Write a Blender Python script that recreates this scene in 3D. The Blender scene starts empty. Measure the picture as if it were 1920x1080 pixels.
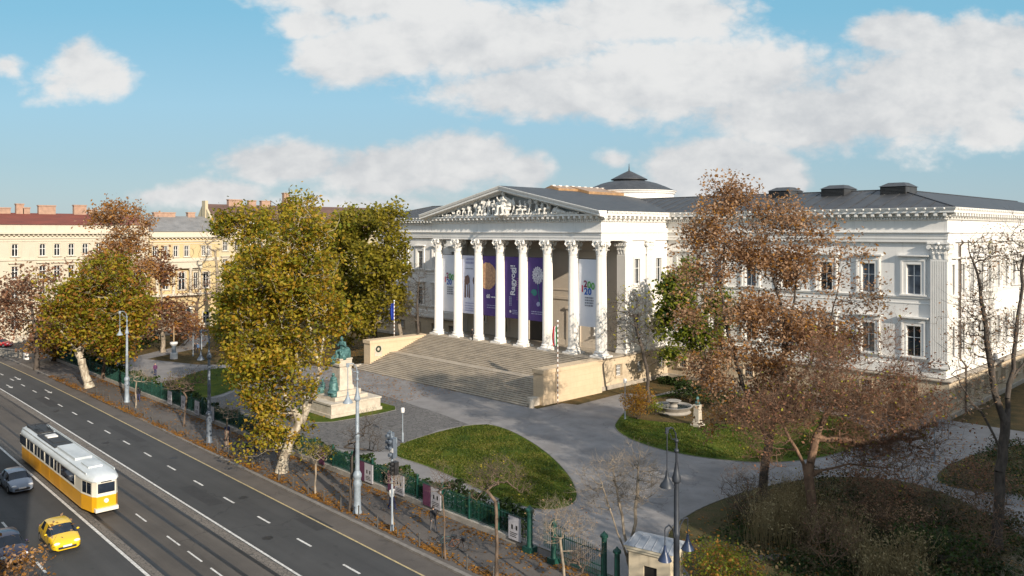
import bpy, bmesh, math, random
import numpy as np
from mathutils import Vector, Matrix
R = math.radians
C = bpy.context.scene.collection
SC = bpy.context.scene

# ------------------------------------------------------------------ camera
YAW = R(45.51)
CAM = Vector((83.463, -81.938, 20.841))
FPX, HOR = 1487.28, 434.5
cd = bpy.data.cameras.new('camera'); cam = bpy.data.objects.new('camera', cd); C.objects.link(cam)
cam.location = CAM; cam.rotation_euler = (R(90), 0, YAW)
cd.sensor_width = 36; cd.lens = FPX/1920*36; cd.shift_y = -(540-HOR)/1920
cd.clip_start = .5; cd.clip_end = 6000
SC.camera = cam
RIGHT = Vector((math.cos(YAW), math.sin(YAW), 0)); FWD = Vector((-math.sin(YAW), math.cos(YAW), 0))

def ground_at(px, py, z=0.):
    d = (CAM.z-z)*FPX/(py-HOR)
    p = CAM + FWD*d + RIGHT*((px-960)/FPX*d)
    return Vector((p.x, p.y, z))
def depth_of(p): return (Vector((p[0], p[1], 0))-CAM).dot(FWD)
def at_depth(px, py, d):
    p = CAM + FWD*d + RIGHT*((px-960)/FPX*d)
    return Vector((p.x, p.y, CAM.z-(py-HOR)*d/FPX))

# ------------------------------------------------------------------ light
SUN_EL, SUN_AZ = R(22.5), R(-14.5)          # azimuth measured from +x
sl = bpy.data.lights.new('sun', 'SUN'); sl.energy = 5.0; sl.angle = R(.53); sl.color = (1, .885, .735)
so = bpy.data.objects.new('sun', sl); C.objects.link(so)
sd = Vector((math.cos(SUN_AZ)*math.cos(SUN_EL), math.sin(SUN_AZ)*math.cos(SUN_EL), math.sin(SUN_EL)))
so.rotation_euler = sd.to_track_quat('Z', 'Y').to_euler(); so.location = (120, -60, 90)

SC.view_settings.view_transform = 'Standard'; SC.view_settings.look = 'None'
SC.view_settings.exposure = 0.35; SC.view_settings.gamma = 1
SC.render.engine = 'CYCLES'
try:
    SC.cycles.use_adaptive_sampling = True; SC.cycles.adaptive_threshold = .02
    SC.cycles.max_bounces = 6; SC.cycles.diffuse_bounces = 3; SC.cycles.transparent_max_bounces = 6
    SC.cycles.use_denoising = True
except Exception: pass

# ------------------------------------------------------------------ world: sky with clouds
W = bpy.data.worlds.new('World'); SC.world = W; W.use_nodes = True
nt = W.node_tree; N = nt.nodes; L = nt.links; N.clear()
SKY = .0784
class NG:
    """tiny helper to chain nodes"""
    def __init__(s, tree): s.N = tree.nodes; s.L = tree.links
    def put(s, inp, v):
        if hasattr(v, 'is_output') or isinstance(v, bpy.types.NodeSocket): s.L.new(v, inp)
        else: inp.default_value = v
    def m(s, op, a, b=None, c=None, clamp=False):
        n = s.N.new('ShaderNodeMath'); n.operation = op; n.use_clamp = clamp
        s.put(n.inputs[0], a)
        if b is not None: s.put(n.inputs[1], b)
        if c is not None: s.put(n.inputs[2], c)
        return n.outputs[0]
    def v(s, op, a, b=None):
        n = s.N.new('ShaderNodeVectorMath'); n.operation = op
        s.put(n.inputs[0], a)
        if b is not None: s.put(n.inputs[1], b)
        return n.outputs['Value'] if op in ('DOT_PRODUCT', 'LENGTH') else n.outputs[0]
    def noise(s, vec, scale, detail=4, rough=.5, dist=0, out=0):
        n = s.N.new('ShaderNodeTexNoise'); s.put(n.inputs['Vector'], vec)
        n.inputs['Scale'].default_value = scale; n.inputs['Detail'].default_value = detail
        n.inputs['Roughness'].default_value = rough; n.inputs['Distortion'].default_value = dist
        return n.outputs[out]
    def comb(s, x, y, z):
        n = s.N.new('ShaderNodeCombineXYZ'); s.put(n.inputs[0], x); s.put(n.inputs[1], y); s.put(n.inputs[2], z); return n.outputs[0]
    def mix(s, f, a, b, mode='MIX'):
        n = s.N.new('ShaderNodeMix'); n.data_type = 'RGBA'; n.blend_type = mode
        s.put(n.inputs[0], f); s.put(n.inputs[6], a); s.put(n.inputs[7], b); return n.outputs[2]
    def ramp(s, f, stops):
        n = s.N.new('ShaderNodeValToRGB'); s.put(n.inputs[0], f); e = n.color_ramp.elements
        while len(e) < len(stops): e.new(.5)
        for k, (p, c) in enumerate(stops): e[k].position = p; e[k].color = c if len(c) == 4 else (*c, 1)
        return n.outputs[0]
    def smooth(s, x, a, b, o0=0., o1=1.):
        n = s.N.new('ShaderNodeMapRange'); n.interpolation_type = 'SMOOTHSTEP'
        s.put(n.inputs[0], x); n.inputs[1].default_value = a; n.inputs[2].default_value = b
        n.inputs[3].default_value = o0; n.inputs[4].default_value = o1; return n.outputs[0]
g = NG(nt)
sky = N.new('ShaderNodeTexSky'); sky.sky_type = 'NISHITA'; sky.sun_disc = False
sky.sun_elevation = SUN_EL; sky.sun_rotation = R(90)-SUN_AZ
sky.altitude = 100; sky.air_density = 1.0; sky.dust_density = .6; sky.ozone_density = 1.6
tc = N.new('ShaderNodeTexCoord')
D_ = tc.outputs['Generated']
fw = g.m('MAXIMUM', g.m('ABSOLUTE', g.v('DOT_PRODUCT', D_, tuple(FWD))), .05)
az = g.m('DIVIDE', g.v('DOT_PRODUCT', D_, tuple(RIGHT)), fw)
sx = N.new('ShaderNodeSeparateXYZ'); L.new(D_, sx.inputs[0])
el = g.m('DIVIDE', sx.outputs[2], fw)
P2 = g.comb(az, el, 0.)
P3 = g.comb(az, g.m('MULTIPLY', el, 1.5), .37)
# cloud banks: azimuth tangent, elevation tangent, half width, half height
CL = [(150,118,72,50,.62),(185,145,80,44,.62),(120,150,70,36,.5),(12,120,40,24,.5),(900,70,330,95,1.),(660,105,120,62,1.),(1050,170,270,70,1.),(1300,150,330,105,1.),
      (1500,215,320,78,1.),(1760,180,300,112,1.),(1850,95,180,72,1.),(1200,25,260,70,1.),(1680,60,110,45,.9),(720,0,220,40,1.),
      (870,300,150,66,1.),(720,322,200,62,1.),(540,306,170,48,1.),(985,320,60,52,.9),(1345,322,170,80,1.7),(1430,345,95,44,1.4),
      (1152,298,40,20,.5),(395,362,130,34,.9),(300,368,70,22,.7),(590,45,80,36,.7),(650,385,260,34,.5),(1860,245,120,46,.9)]
def cover(p):
    acc = None
    for (cx, cy, rx, ry, w) in CL:
        d = g.v('MULTIPLY', g.v('SUBTRACT', p, ((cx-960)/FPX, (HOR-cy)/FPX, 0)), (FPX/rx, FPX/ry, 0))
        q = g.m('MULTIPLY', g.m('SUBTRACT', 1., g.v('LENGTH', d), clamp=False), w)
        acc = q if acc is None else g.m('SMOOTH_MAX', acc, q, .12)
    return acc
cv = g.m('MAXIMUM', cover(P2), -.7)
def density(p3):
    n1 = g.noise(p3, 6.5, 9, .64, .15); n2 = g.noise(p3, 15., 4, .55)
    puff = g.m('MULTIPLY', g.m('ABSOLUTE', g.m('SUBTRACT', n2, .5)), 2.)
    return g.m('ADD', g.m('MULTIPLY', g.m('SUBTRACT', n1, .5), 2.1), g.m('MULTIPLY', g.m('SUBTRACT', puff, .2), 1.1))
d0 = density(P3)
d1 = density(g.v('ADD', P3, (.014, .034, 0)))
a = g.smooth(g.m('ADD', g.m('MULTIPLY', cv, 1.5), g.m('ADD', d0, g.m('MULTIPLY', g.smooth(el, .34, .55), 1.5))), -.24, .52)
lit = g.smooth(g.m('ADD', g.m('MULTIPLY', g.m('SUBTRACT', d0, d1), .45), g.m('MULTIPLY', g.m('SUBTRACT', g.noise(P3, 3.4, 5, .55), .47), 1.9)), -.5, .34)
ccol = g.mix(lit, (5.85, 6.05, 6.3, 1), (8.3, 8.25, 8.15, 1))
ccol = g.mix(g.smooth(el, .4, .7), ccol, (7.4, 8.1, 9.2, 1))  # unseen overhead cloud cover, added to lift the fill light in shadows
grad = g.ramp(g.m('DIVIDE', el, .8, clamp=True), [(0., (4.3, 5.5, 6.3)), (.11, (3.6, 5.6, 6.75)), (.2, (3.5, 6.2, 7.8)), (.35, (2.35, 5.7, 7.7)), (1., (1.6, 4.2, 6.9))])
tint = g.mix(.22, grad, sky.outputs[0])
up = g.smooth(el, -.02, .03)
fin = g.mix(g.m('MULTIPLY', g.m('MULTIPLY', a, up), .96), tint, ccol)
bg = N.new('ShaderNodeBackground'); L.new(fin, bg.inputs[0]); bg.inputs[1].default_value = SKY
wo = N.new('ShaderNodeOutputWorld'); L.new(bg.outputs[0], wo.inputs[0])

# ------------------------------------------------------------------ materials
def newmat(name):
    m = bpy.data.materials.new(name); m.use_nodes = True
    t = m.node_tree; t.nodes.clear()
    o = t.nodes.new('ShaderNodeOutputMaterial'); b = t.nodes.new('ShaderNodeBsdfPrincipled')
    t.links.new(b.outputs[0], o.inputs[0]); return m, t, b, NG(t), o
def pos(t):
    n = t.nodes.new('ShaderNodeNewGeometry'); return n.outputs['Position']
def bump(t, h, b, strength=.4, dist=.02):
    n = t.nodes.new('ShaderNodeBump'); n.inputs['Strength'].default_value = strength; n.inputs['Distance'].default_value = dist
    t.links.new(h, n.inputs['Height']); t.links.new(n.outputs[0], b.inputs['Normal'])
def plain(name, c1, c2=None, scale=3., rough=.7, metal=0., bs=0., bd=.01, spec=.5, coat=0., stretch=(1, 1, 1), detail=5):
    m, t, b, g, o = newmat(name)
    c2 = c2 or tuple(x*.85 for x in c1)
    p = g.v('MULTIPLY', pos(t), stretch)
    n = g.noise(p, scale, detail, .6)
    L_ = g.ramp(n, [(.32, c2), (.68, c1)])
    t.links.new(L_, b.inputs['Base Color'])
    b.inputs['Roughness'].default_value = rough; b.inputs['Metallic'].default_value = metal
    b.inputs['Specular IOR Level'].default_value = spec; b.inputs['Coat Weight'].default_value = coat
    if bs: bump(t, n, b, bs, bd)
    return m
def stucco(name, c, dirty, stain=.25):
    m, t, b, g, o = newmat(name)
    p = pos(t)
    n = g.noise(p, .9, 6, .62); st = g.noise(g.v('MULTIPLY', p, (1.6, 1.6, .12)), 1.4, 5, .6)
    f = g.m('MULTIPLY', g.smooth(st, .5, .78), stain)
    col = g.mix(f, g.ramp(n, [(.3, tuple(x*.93 for x in c)), (.7, c)]), dirty+(1,))
    t.links.new(col, b.inputs['Base Color']); b.inputs['Roughness'].default_value = .9
    bump(t, g.noise(p, 14, 4, .6), b, .15, .01); return m
def brick(name, c1, c2, mortar, sw, sh, msize=.012, rough=.85, scale=1., stain=None, axis='wall'):
    m, t, b, g, o = newmat(name); p = pos(t)
    s = t.nodes.new('ShaderNodeSeparateXYZ'); t.links.new(p, s.inputs[0])
    h = g.m('ADD', s.outputs[0], s.outputs[1])
    vec = g.comb(h, s.outputs[2], 0.) if axis == 'wall' else g.comb(s.outputs[0], s.outputs[1], 0.)
    n = t.nodes.new('ShaderNodeTexBrick'); t.links.new(vec, n.inputs['Vector'])
    n.inputs['Color1'].default_value = c1+(1,); n.inputs['Color2'].default_value = c2+(1,); n.inputs['Mortar'].default_value = mortar+(1,)
    n.inputs['Scale'].default_value = scale; n.inputs['Brick Width'].default_value = sw; n.inputs['Row Height'].default_value = sh
    n.inputs['Mortar Size'].default_value = msize
    ns = g.noise(p, 1.1, 6, .65)
    col = g.mix(g.smooth(ns, .42, .8, 0, .75), n.outputs[0], (stain or tuple(x*.5 for x in c1))+(1,))
    t.links.new(col, b.inputs['Base Color']); b.inputs['Roughness'].default_value = rough
    bump(t, g.m('ADD', n.outputs[1], g.m('MULTIPLY', ns, .5)), b, .3, .01); return m
def leafmat(name, cols, trans=.35, dark=.0):
    m, t, b, g, o = newmat(name)
    gi = t.nodes.new('ShaderNodeNewGeometry')
    big = g.noise(gi.outputs['Position'], .35, 3, .5)
    f = g.m('ADD', g.m('MULTIPLY', gi.outputs['Random Per Island'], .62), g.m('MULTIPLY', g.smooth(big, .3, .7), .38))
    k = len(cols)-1
    col = g.ramp(f, [(i/k, c) for i, c in enumerate(cols)])
    t.links.new(col, b.inputs['Base Color']); b.inputs['Roughness'].default_value = .6; b.inputs['Specular IOR Level'].default_value = .3
    tr = t.nodes.new('ShaderNodeBsdfTranslucent'); t.links.new(col, tr.inputs[0])
    mx = t.nodes.new('ShaderNodeMixShader'); mx.inputs[0].default_value = trans
    t.links.new(b.outputs[0], mx.inputs[1]); t.links.new(tr.outputs[0], mx.inputs[2]); t.links.new(mx.outputs[0], o.inputs[0])
    return m
def barkmat(name, c1, c2, c3, scale=1.2, zs=.35):
    m, t, b, g, o = newmat(name); p = pos(t)
    n = g.noise(g.v('MULTIPLY', p, (1, 1, zs)), scale*3, 6, .65)
    t.links.new(g.ramp(n, [(.3, c3), (.47, c2), (.62, c1)]), b.inputs['Base Color']); b.inputs['Roughness'].default_value = .9
    bump(t, n, b, .5, .03); return m
def glassmat(name, c=(.02, .025, .03), rough=.08):
    m, t, b, g, o = newmat(name)
    n = g.noise(pos(t), .8, 3, .5)
    t.links.new(g.ramp(n, [(.3, tuple(x*.5 for x in c)), (.7, tuple(x*1.6 for x in c))]), b.inputs['Base Color'])
    b.inputs['Roughness'].default_value = rough; b.inputs['Specular IOR Level'].default_value = .6; return m

M = {}
M['wall'] = stucco('white_stucco', (.78, .755, .715), (.42, .39, .35), .38)
M['trim'] = stucco('white_trim', (.8, .775, .73), (.4, .37, .33), .42)
M['column'] = stucco('column_stone', (.8, .77, .72), (.5, .46, .4), .35)
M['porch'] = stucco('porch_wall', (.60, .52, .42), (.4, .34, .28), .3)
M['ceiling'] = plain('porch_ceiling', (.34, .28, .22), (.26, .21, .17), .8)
M['podium'] = brick('podium_stone', (.58, .47, .33), (.52, .42, .3), (.42, .34, .24), 1.25, .62, .012, .9, 1, (.36, .29, .2))
M['cheek'] = brick('cheek_stone', (.60, .465, .31), (.56, .435, .29), (.45, .34, .235), 1.5, .7, .012, .9, 1, (.5, .38, .25))
M['ledge'] = plain('ledge_stone', (.42, .37, .3), (.28, .24, .2), 1.2, .9, bs=.3)
M['step'] = plain('step_stone', (.42, .36, .28), (.28, .24, .19), 1.3, .9, bs=.2, stretch=(.35, 1, 1))
M['roof'] = plain('roof_metal', (.055, .056, .058), (.03, .031, .033), .8, .55, 0., spec=.5, stretch=(1, 1, .3))
M['skylight'] = plain('skylight_glazing', (.42, .25, .12), (.24, .14, .07), 1.2, .35)
M['louvre'] = plain('dark_louvre', (.012, .011, .01), (.006, .006, .006), 2)
M['glass'] = glassmat('window_glass'); M['blueglass'] = glassmat('window_glass_blind', (.09, .105, .13), .2)
M['white'] = plain('white_paint', (.78, .77, .75), (.68, .67, .65), 6, .5)
M['door'] = plain('green_door', (.30, .29, .2), (.2, .2, .14), 2, .6)
M['relief'] = plain('relief_stone', (.74, .72, .67), (.5, .48, .44), 3, .85)
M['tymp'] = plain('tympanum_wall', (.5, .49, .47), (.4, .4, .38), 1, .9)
M['pipe'] = plain('downpipe_metal', (.12, .09, .07), (.07, .055, .045), 3, .6)
M['plazam'] = None
M['bronze'] = plain('bronze_patina', (.09, .21, .20), (.03, .08, .08), 5, .55, .2)
M['limestone'] = plain('limestone', (.56, .5, .41), (.4, .35, .28), 1.6, .9, bs=.2)
M['lampgrey'] = plain('lamp_paint', (.30, .35, .40), (.2, .24, .28), 2.5, .5, .1)
M['lampblue'] = plain('lamp_hood', (.028, .045, .10), (.018, .03, .06), 4, .35)
M['iron'] = plain('green_iron', (.010, .075, .055), (.005, .04, .03), 3, .5)
M['dark'] = plain('dark_metal', (.03, .03, .032), (.015, .015, .016), 4, .5)
M['rubber'] = plain('tyre_rubber', (.018, .018, .018), None, 5, .8)
M['steel'] = plain('rail_steel', (.12, .11, .1), (.06, .05, .045), 3, .4, .6)
M['bollard'] = plain('bollard_paint', (.09, .085, .08), (.05, .05, .048), 4, .6)
M['concrete'] = plain('concrete', (.36, .33, .29), (.25, .23, .2), 1.5, .9, bs=.2)
M['grass_lawn'] = None
M['chimney'] = plain('chimney_brick', (.28, .19, .14), (.2, .135, .105), 1.5, .9)
M['edge'] = plain('lawn_edging', (.2, .19, .17), (.12, .115, .1), 2, .9)
M['curtain'] = glassmat('window_glass_curtain', (.16, .16, .15), .25)
# ground materials
def asphalt(name, c, worn, streak=True, axis=0):
    m, t, b, g, o = newmat(name); p = pos(t)
    st = (.03, .9, 1) if streak else (.4, .4, 1)
    n = g.noise(g.v('MULTIPLY', p, st), 1.0, 6, .62); n2 = g.noise(p, .22, 5, .65); n3 = g.noise(p, 9., 3, .6)
    f = g.m('ADD', g.m('MULTIPLY', n, .5), g.m('ADD', g.m('MULTIPLY', n2, .4), g.m('MULTIPLY', n3, .14)))
    col = g.ramp(f, [(.36, c), (.68, worn)])
    v = t.nodes.new('ShaderNodeTexVoronoi'); v.feature = 'DISTANCE_TO_EDGE'; v.inputs['Scale'].default_value = .16
    wob = g.noise(p, .8, 4, .6, 0, 1); g.put(v.inputs['Vector'], g.v('ADD', p, g.v('MULTIPLY', wob, (2.4, 2.4, 0))))
    crack = g.m('MULTIPLY', g.smooth(v.outputs['Distance'], .0, .012, 1., 0.), g.smooth(g.noise(p, .12, 2, .5), .45, .6, 0, .6))
    col = g.mix(crack, col, tuple(x*.45 for x in c)+(1,))
    col = g.mix(g.smooth(g.noise(p, .55, 3, .5), .66, .74, 0, .45), col, tuple(x*.6 for x in c)+(1,))
    t.links.new(col, b.inputs['Base Color']); b.inputs['Roughness'].default_value = .82
    bump(t, n3, b, .3, .01); return m
def cobble(name, c1, c2, size=.35, mort=(.05, .048, .045)):
    m, t, b, g, o = newmat(name); p = pos(t)
    v = t.nodes.new('ShaderNodeTexVoronoi'); t.links.new(p, v.inputs['Vector']); v.inputs['Scale'].default_value = 1/size
    v2 = t.nodes.new('ShaderNodeTexVoronoi'); v2.feature = 'DISTANCE_TO_EDGE'; t.links.new(p, v2.inputs['Vector']); v2.inputs['Scale'].default_value = 1/size
    s = t.nodes.new('ShaderNodeSeparateColor'); t.links.new(v.outputs['Color'], s.inputs[0])
    big = g.noise(p, .25, 5, .6)
    col = g.mix(g.m('ADD', g.m('MULTIPLY', s.outputs[0], .5), g.m('MULTIPLY', big, .5)), c1+(1,), c2+(1,))
    col = g.mix(g.smooth(v2.outputs['Distance'], .0, .09), mort+(1,), col)
    t.links.new(col, b.inputs['Base Color']); b.inputs['Roughness'].default_value = .8
    bump(t, g.smooth(v2.outputs['Distance'], 0, .15), b, .35, .02); return m
def grassmat(name, cols, sc=.35):
    m, t, b, g, o = newmat(name); p = pos(t)
    n = g.noise(p, sc, 6, .62, .4); n2 = g.noise(p, 6, 4, .7); n3 = g.noise(g.v('MULTIPLY', p, (1, .6, 1)), 26, 2, .6)
    f = g.m('ADD', g.m('MULTIPLY', n, .5), g.m('ADD', g.m('MULTIPLY', n2, .28), g.m('MULTIPLY', n3, .22)))
    k = len(cols)-1
    t.links.new(g.ramp(f, [(.36+.27*i/k, c) for i, c in enumerate(cols)]), b.inputs['Base Color'])
    b.inputs['Roughness'].default_value = .9; b.inputs['Specular IOR Level'].default_value = .15
    bump(t, g.m('ADD', n2, n3), b, .7, .06); return m
M['road'] = asphalt('road_asphalt', (.032, .033, .034), (.062, .062, .062))
M['track'] = asphalt('track_bed', (.05, .044, .039), (.105, .092, .08))
M['walk'] = asphalt('pavement_asphalt', (.066, .057, .05), (.122, .105, .092), False)
M['kerb'] = plain('kerb_stone', (.23, .21, .19), (.14, .125, .11), 2, .9)
M['plaza'] = asphalt('plaza_surface', (.135, .128, .126), (.25, .24, .235), False)
M['cobble'] = cobble('plaza_cobbles', (.085, .081, .08), (.155, .148, .142), .5)
M['lane'] = cobble('lane_setts', (.12, .105, .09), (.2, .175, .15), .28)
M['lawn'] = grassmat('lawn_grass', [(.012, .026, .003), (.034, .062, .004), (.07, .098, .007), (.15, .125, .022)])
M['rough'] = grassmat('garden_soil', [(.025, .028, .012), (.06, .05, .022), (.11, .075, .03), (.15, .09, .04)], .5)
M['bed'] = grassmat('shaded_bed', [(.03, .038, .014), (.055, .058, .022), (.09, .07, .034), (.12, .08, .04)], .5)
M['litter'] = grassmat('leaf_litter', [(.05, .036, .02), (.13, .075, .03), (.2, .10, .035), (.25, .13, .045)], 1.4)
M['paint'] = plain('road_paint', (.74, .73, .7), (.38, .37, .35), 5, .7, detail=8)
M['ypaint'] = plain('yellow_road_paint', (.55, .43, .2), (.3, .25, .16), 4, .7, detail=8)

# ------------------------------------------------------------------ helpers
class MB:
    def __init__(s): s.v = []; s.f = []
    def add(s, vs, fs):
        k = len(s.v); s.v += [tuple(p) for p in vs]; s.f += [tuple(i+k for i in f) for f in fs]; return s
    def box(s, x0, y0, z0, x1, y1, z1):
        return s.add([(x0,y0,z0),(x1,y0,z0),(x1,y1,z0),(x0,y1,z0),(x0,y0,z1),(x1,y0,z1),(x1,y1,z1),(x0,y1,z1)],
                     [(3,2,1,0),(4,5,6,7),(0,1,5,4),(1,2,6,5),(2,3,7,6),(3,0,4,7)])
    def obox(s, o, ux, uy, hx, hy, z0, z1):
        o = Vector((o[0], o[1], 0)); ux = Vector((ux[0], ux[1], 0)); uy = Vector((uy[0], uy[1], 0)); vs = []
        for z in (z0, z1):
            for a, b in ((-1,-1),(1,-1),(1,1),(-1,1)):
                p = o+ux*hx*a+uy*hy*b; vs.append((p.x, p.y, z))
        return s.add(vs, [(3,2,1,0),(4,5,6,7),(0,1,5,4),(1,2,6,5),(2,3,7,6),(3,0,4,7)])
    def loft(s, rings, closed=True, caps=True):
        n = len(rings[0]); vs = [p for r in rings for p in r]; fs = []
        for i in range(len(rings)-1):
            for j in range(n if closed else n-1):
                k = (j+1) % n; fs.append((i*n+j, i*n+k, (i+1)*n+k, (i+1)*n+j))
        if caps and closed: fs.append(tuple(range(n-1, -1, -1))); fs.append(tuple(range((len(rings)-1)*n, len(rings)*n)))
        return s.add(vs, fs)
    def lathe(s, prof, n=16, c=(0, 0, 0), caps=True, fl=0, fd=0.):
        rings = []
        for r, z in prof:
            ring = []
            for j in range(n):
                a = 2*math.pi*j/n; rr = r
                if fl and j % 2: rr = r-fd
                ring.append((c[0]+rr*math.cos(a), c[1]+rr*math.sin(a), c[2]+z))
            rings.append(ring)
        return s.loft(rings, True, caps)
    def tube(s, pts, rad, n=8, caps=True):
        pts = [Vector(p) for p in pts]; rings = []
        if not hasattr(rad, '__len__'): rad = [rad]*len(pts)
        for i, p in enumerate(pts):
            d = (pts[min(i+1, len(pts)-1)]-pts[max(i-1, 0)])
            if d.length < 1e-6: d = Vector((0, 0, 1))
            d.normalize(); u = d.cross(Vector((0, 0, 1)) if abs(d.z) < .9 else Vector((1, 0, 0))).normalized(); w = d.cross(u)
            rings.append([p+(u*math.cos(2*math.pi*j/n)+w*math.sin(2*math.pi*j/n))*rad[i] for j in range(n)])
        return s.loft(rings, True, caps)
    def ball(s, c, r, n=8, m=6):
        if not hasattr(r, '__len__'): r = (r, r, r)
        rings = []
        for i in range(m+1):
            t = math.pi*i/m; q = max(math.sin(t), .02)
            rings.append([(c[0]+r[0]*q*math.cos(2*math.pi*j/n), c[1]+r[1]*q*math.sin(2*math.pi*j/n), c[2]-r[2]*math.cos(t)) for j in range(n)])
        return s.loft(rings)
    def prism(s, poly, z0, z1):
        n = len(poly)
        return s.add([(x, y, z0) for x, y in poly]+[(x, y, z1) for x, y in poly],
                     [tuple(range(n-1, -1, -1)), tuple(range(n, 2*n))]+[(i, (i+1) % n, n+(i+1) % n, n+i) for i in range(n)])
    def poly(s, pts): return s.add(pts, [tuple(range(len(pts)))])
    def sweep(s, path, prof, closed=True):
        n = len(path); rings = []
        for i in range(n):
            p = Vector(path[i]).to_2d()
            def nrm(a, b):
                d = (Vector(b).to_2d()-Vector(a).to_2d()).normalized(); return Vector((d.y, -d.x))
            if closed or 0 < i < n-1:
                n1 = nrm(path[i-1], path[i]); n2 = nrm(path[i], path[(i+1) % n]); q = (n1+n2)/(1+n1.dot(n2))
            else: q = nrm(path[0], path[1]) if i == 0 else nrm(path[-2], path[-1])
            rings.append([(p.x+q.x*o, p.y+q.y*o, z) for o, z in prof])
        if closed: rings.append(rings[0])
        return s.loft(rings, False)
    def build(s, name, m, parent=None, smooth=False, angle=None):
        me = bpy.data.meshes.new(name); me.from_pydata(s.v, [], s.f); me.materials.append(m); me.update()
        if smooth:
            me.polygons.foreach_set('use_smooth', [True]*len(me.polygons))
            if angle: me.set_sharp_from_angle(angle=R(angle))
        return link(name, me, parent)
def link(name, me, parent=None):
    o = bpy.data.objects.new(name, me); C.objects.link(o)
    if parent: o.parent = parent
    return o
def fixn(o):
    bm = bmesh.new(); bm.from_mesh(o.data); bmesh.ops.recalc_face_normals(bm, faces=bm.faces); bm.to_mesh(o.data); bm.free(); return o
def tag(o, label=None, cat=None, group=None, kind=None):
    for k, v in (('label', label), ('category', cat), ('group', group), ('kind', kind)):
        if v: o[k] = v
    return o
def empty(name, loc, label, cat, rz=0, group=None):
    o = bpy.data.objects.new(name, None); C.objects.link(o); o.location = loc; o.rotation_euler = (0, 0, rz); o.empty_display_size = .3
    return tag(o, label, cat, group)
def copy_tree(o, parent=None):
    c = o.copy(); C.objects.link(c); c.parent = parent
    for ch in list(o.children): copy_tree(ch, c)
    return c
def struct(name, mb, m, parent=None):
    o = mb.build(name, m, parent)
    if not parent: o['kind'] = 'structure'
    return o
def wall_open(mb, O, U, Nn, u0, u1, z0, z1, rects, depth=.35):
    """a wall with real openings and reveals; O origin, U along, Nn outwards"""
    O = Vector(O); U = Vector(U); Nn = Vector(Nn)
    us = sorted({u0, u1}|{r[0] for r in rects}|{r[1] for r in rects}); zs = sorted({z0, z1}|{r[2] for r in rects}|{r[3] for r in rects})
    us = [u for u in us if u0 <= u <= u1]; zs = [z for z in zs if z0 <= z <= z1]
    def P(u, z, d=0): return O+U*u-Nn*d+Vector((0, 0, z))
    for i in range(len(us)-1):
        run = None
        for j in range(len(zs)-1):
            cu, cz = (us[i]+us[i+1])/2, (zs[j]+zs[j+1])/2
            if any(r[0] < cu < r[1] and r[2] < cz < r[3] for r in rects): continue
            mb.poly([P(us[i], zs[j]), P(us[i+1], zs[j]), P(us[i+1], zs[j+1]), P(us[i], zs[j+1])])
    for a, b, c, d in rects:
        for q in (((a, c), (b, c)), ((b, c), (b, d)), ((b, d), (a, d)), ((a, d), (a, c))):
            mb.poly([P(*q[0]), P(*q[1]), P(*q[1], depth), P(*q[0], depth)])
    return mb
def window(name, w, h, cols, rows, surround=.0, hood=False, arch=False, pane='glass', sill=True, frame_m='trim', bar=.07, parent=None, proud=.12):
    """local x along the wall, local y outwards, z up from the opening's foot"""
    f = MB()
    if surround:
        s_ = surround
        f.box(-w/2-s_, -.05, 0, -w/2, proud, h+s_); f.box(w/2, -.05, 0, w/2+s_, proud, h+s_); f.box(-w/2, -.05, h, w/2, proud, h+s_)
        f.box(-w/2-s_-.002, -.05, -.0, -w/2-s_*.62, proud+.07, h+s_+.002); f.box(w/2+s_*.62, -.05, 0, w/2+s_+.002, proud+.07, h+s_+.002)
        f.box(-w/2-s_*.62, -.05, h+s_*.62, w/2+s_*.62, proud+.07, h+s_+.002)
        if hood:
            f.box(-w/2-s_-.1, -.05, h+s_+.003, w/2+s_+.1, .1, h+s_+.33); f.box(-w/2-s_-.32, -.05, h+s_+.33, w/2+s_+.32, .5, h+s_+.5)
    if sill: f.box(-w/2-surround-.1, -.05, -.18, w/2+surround+.1, .28, -.002)
    o = f.build(name, M[frame_m], parent) if f.v else None
    s = MB(); y0, y1 = -.24, -.16; b = bar
    s.box(-w/2, y0, 0, -w/2+b, y1, h); s.box(w/2-b, y0, 0, w/2, y1, h); s.box(-w/2+b, y0, 0, w/2-b, y1, b); s.box(-w/2+b, y0, h-b, w/2-b, y1, h)
    for i in range(1, cols): x = -w/2+w*i/cols; s.box(x-b*.6, y0+.004, b, x+b*.6, y1+.012, h-b)
    for i in range(1, rows): z = h*i/rows if rows > 2 else h*.62; s.box(-w/2+b, y0+.01, z-b*.45, w/2-b, y1+.004, z+b*.45)
    if arch:
        r = w/2; pts = []
        for i in range(9): a_ = math.pi*i/8; pts.append((r*math.cos(a_), h-r+r*math.sin(a_)))
        for sg in (0, 1):
            arc = pts[:5] if sg == 0 else pts[4:]
            cx = w/2 if sg == 0 else -w/2
            for i in range(4): s.add([(cx, -.1, h), (arc[i][0], -.1, arc[i][1]), (arc[i+1][0], -.1, arc[i+1][1])], [(0, 1, 2)])
            s.add([(cx, -.1, h), (cx, -.1, h-r), (0, -.1, h)], [])
    if o is None: o = s.build(name, M['white'], parent)
    else: s.build('sash', M['white'], o)
    p = MB().box(-w/2, -.3, 0, w/2, -.22, h); p.build('pane', M[pane], o)
    return o
def place(proto, parent, x, y, z, rz, first=[]):
    if proto.get('used') is None: o = proto; o['used'] = 1
    else: o = copy_tree(proto)
    o.parent = parent; o.location = (x, y, z); o.rotation_euler = (0, 0, rz); return o
FRONT, EAST = R(180), R(-90)      # facing -y, facing +x

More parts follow.
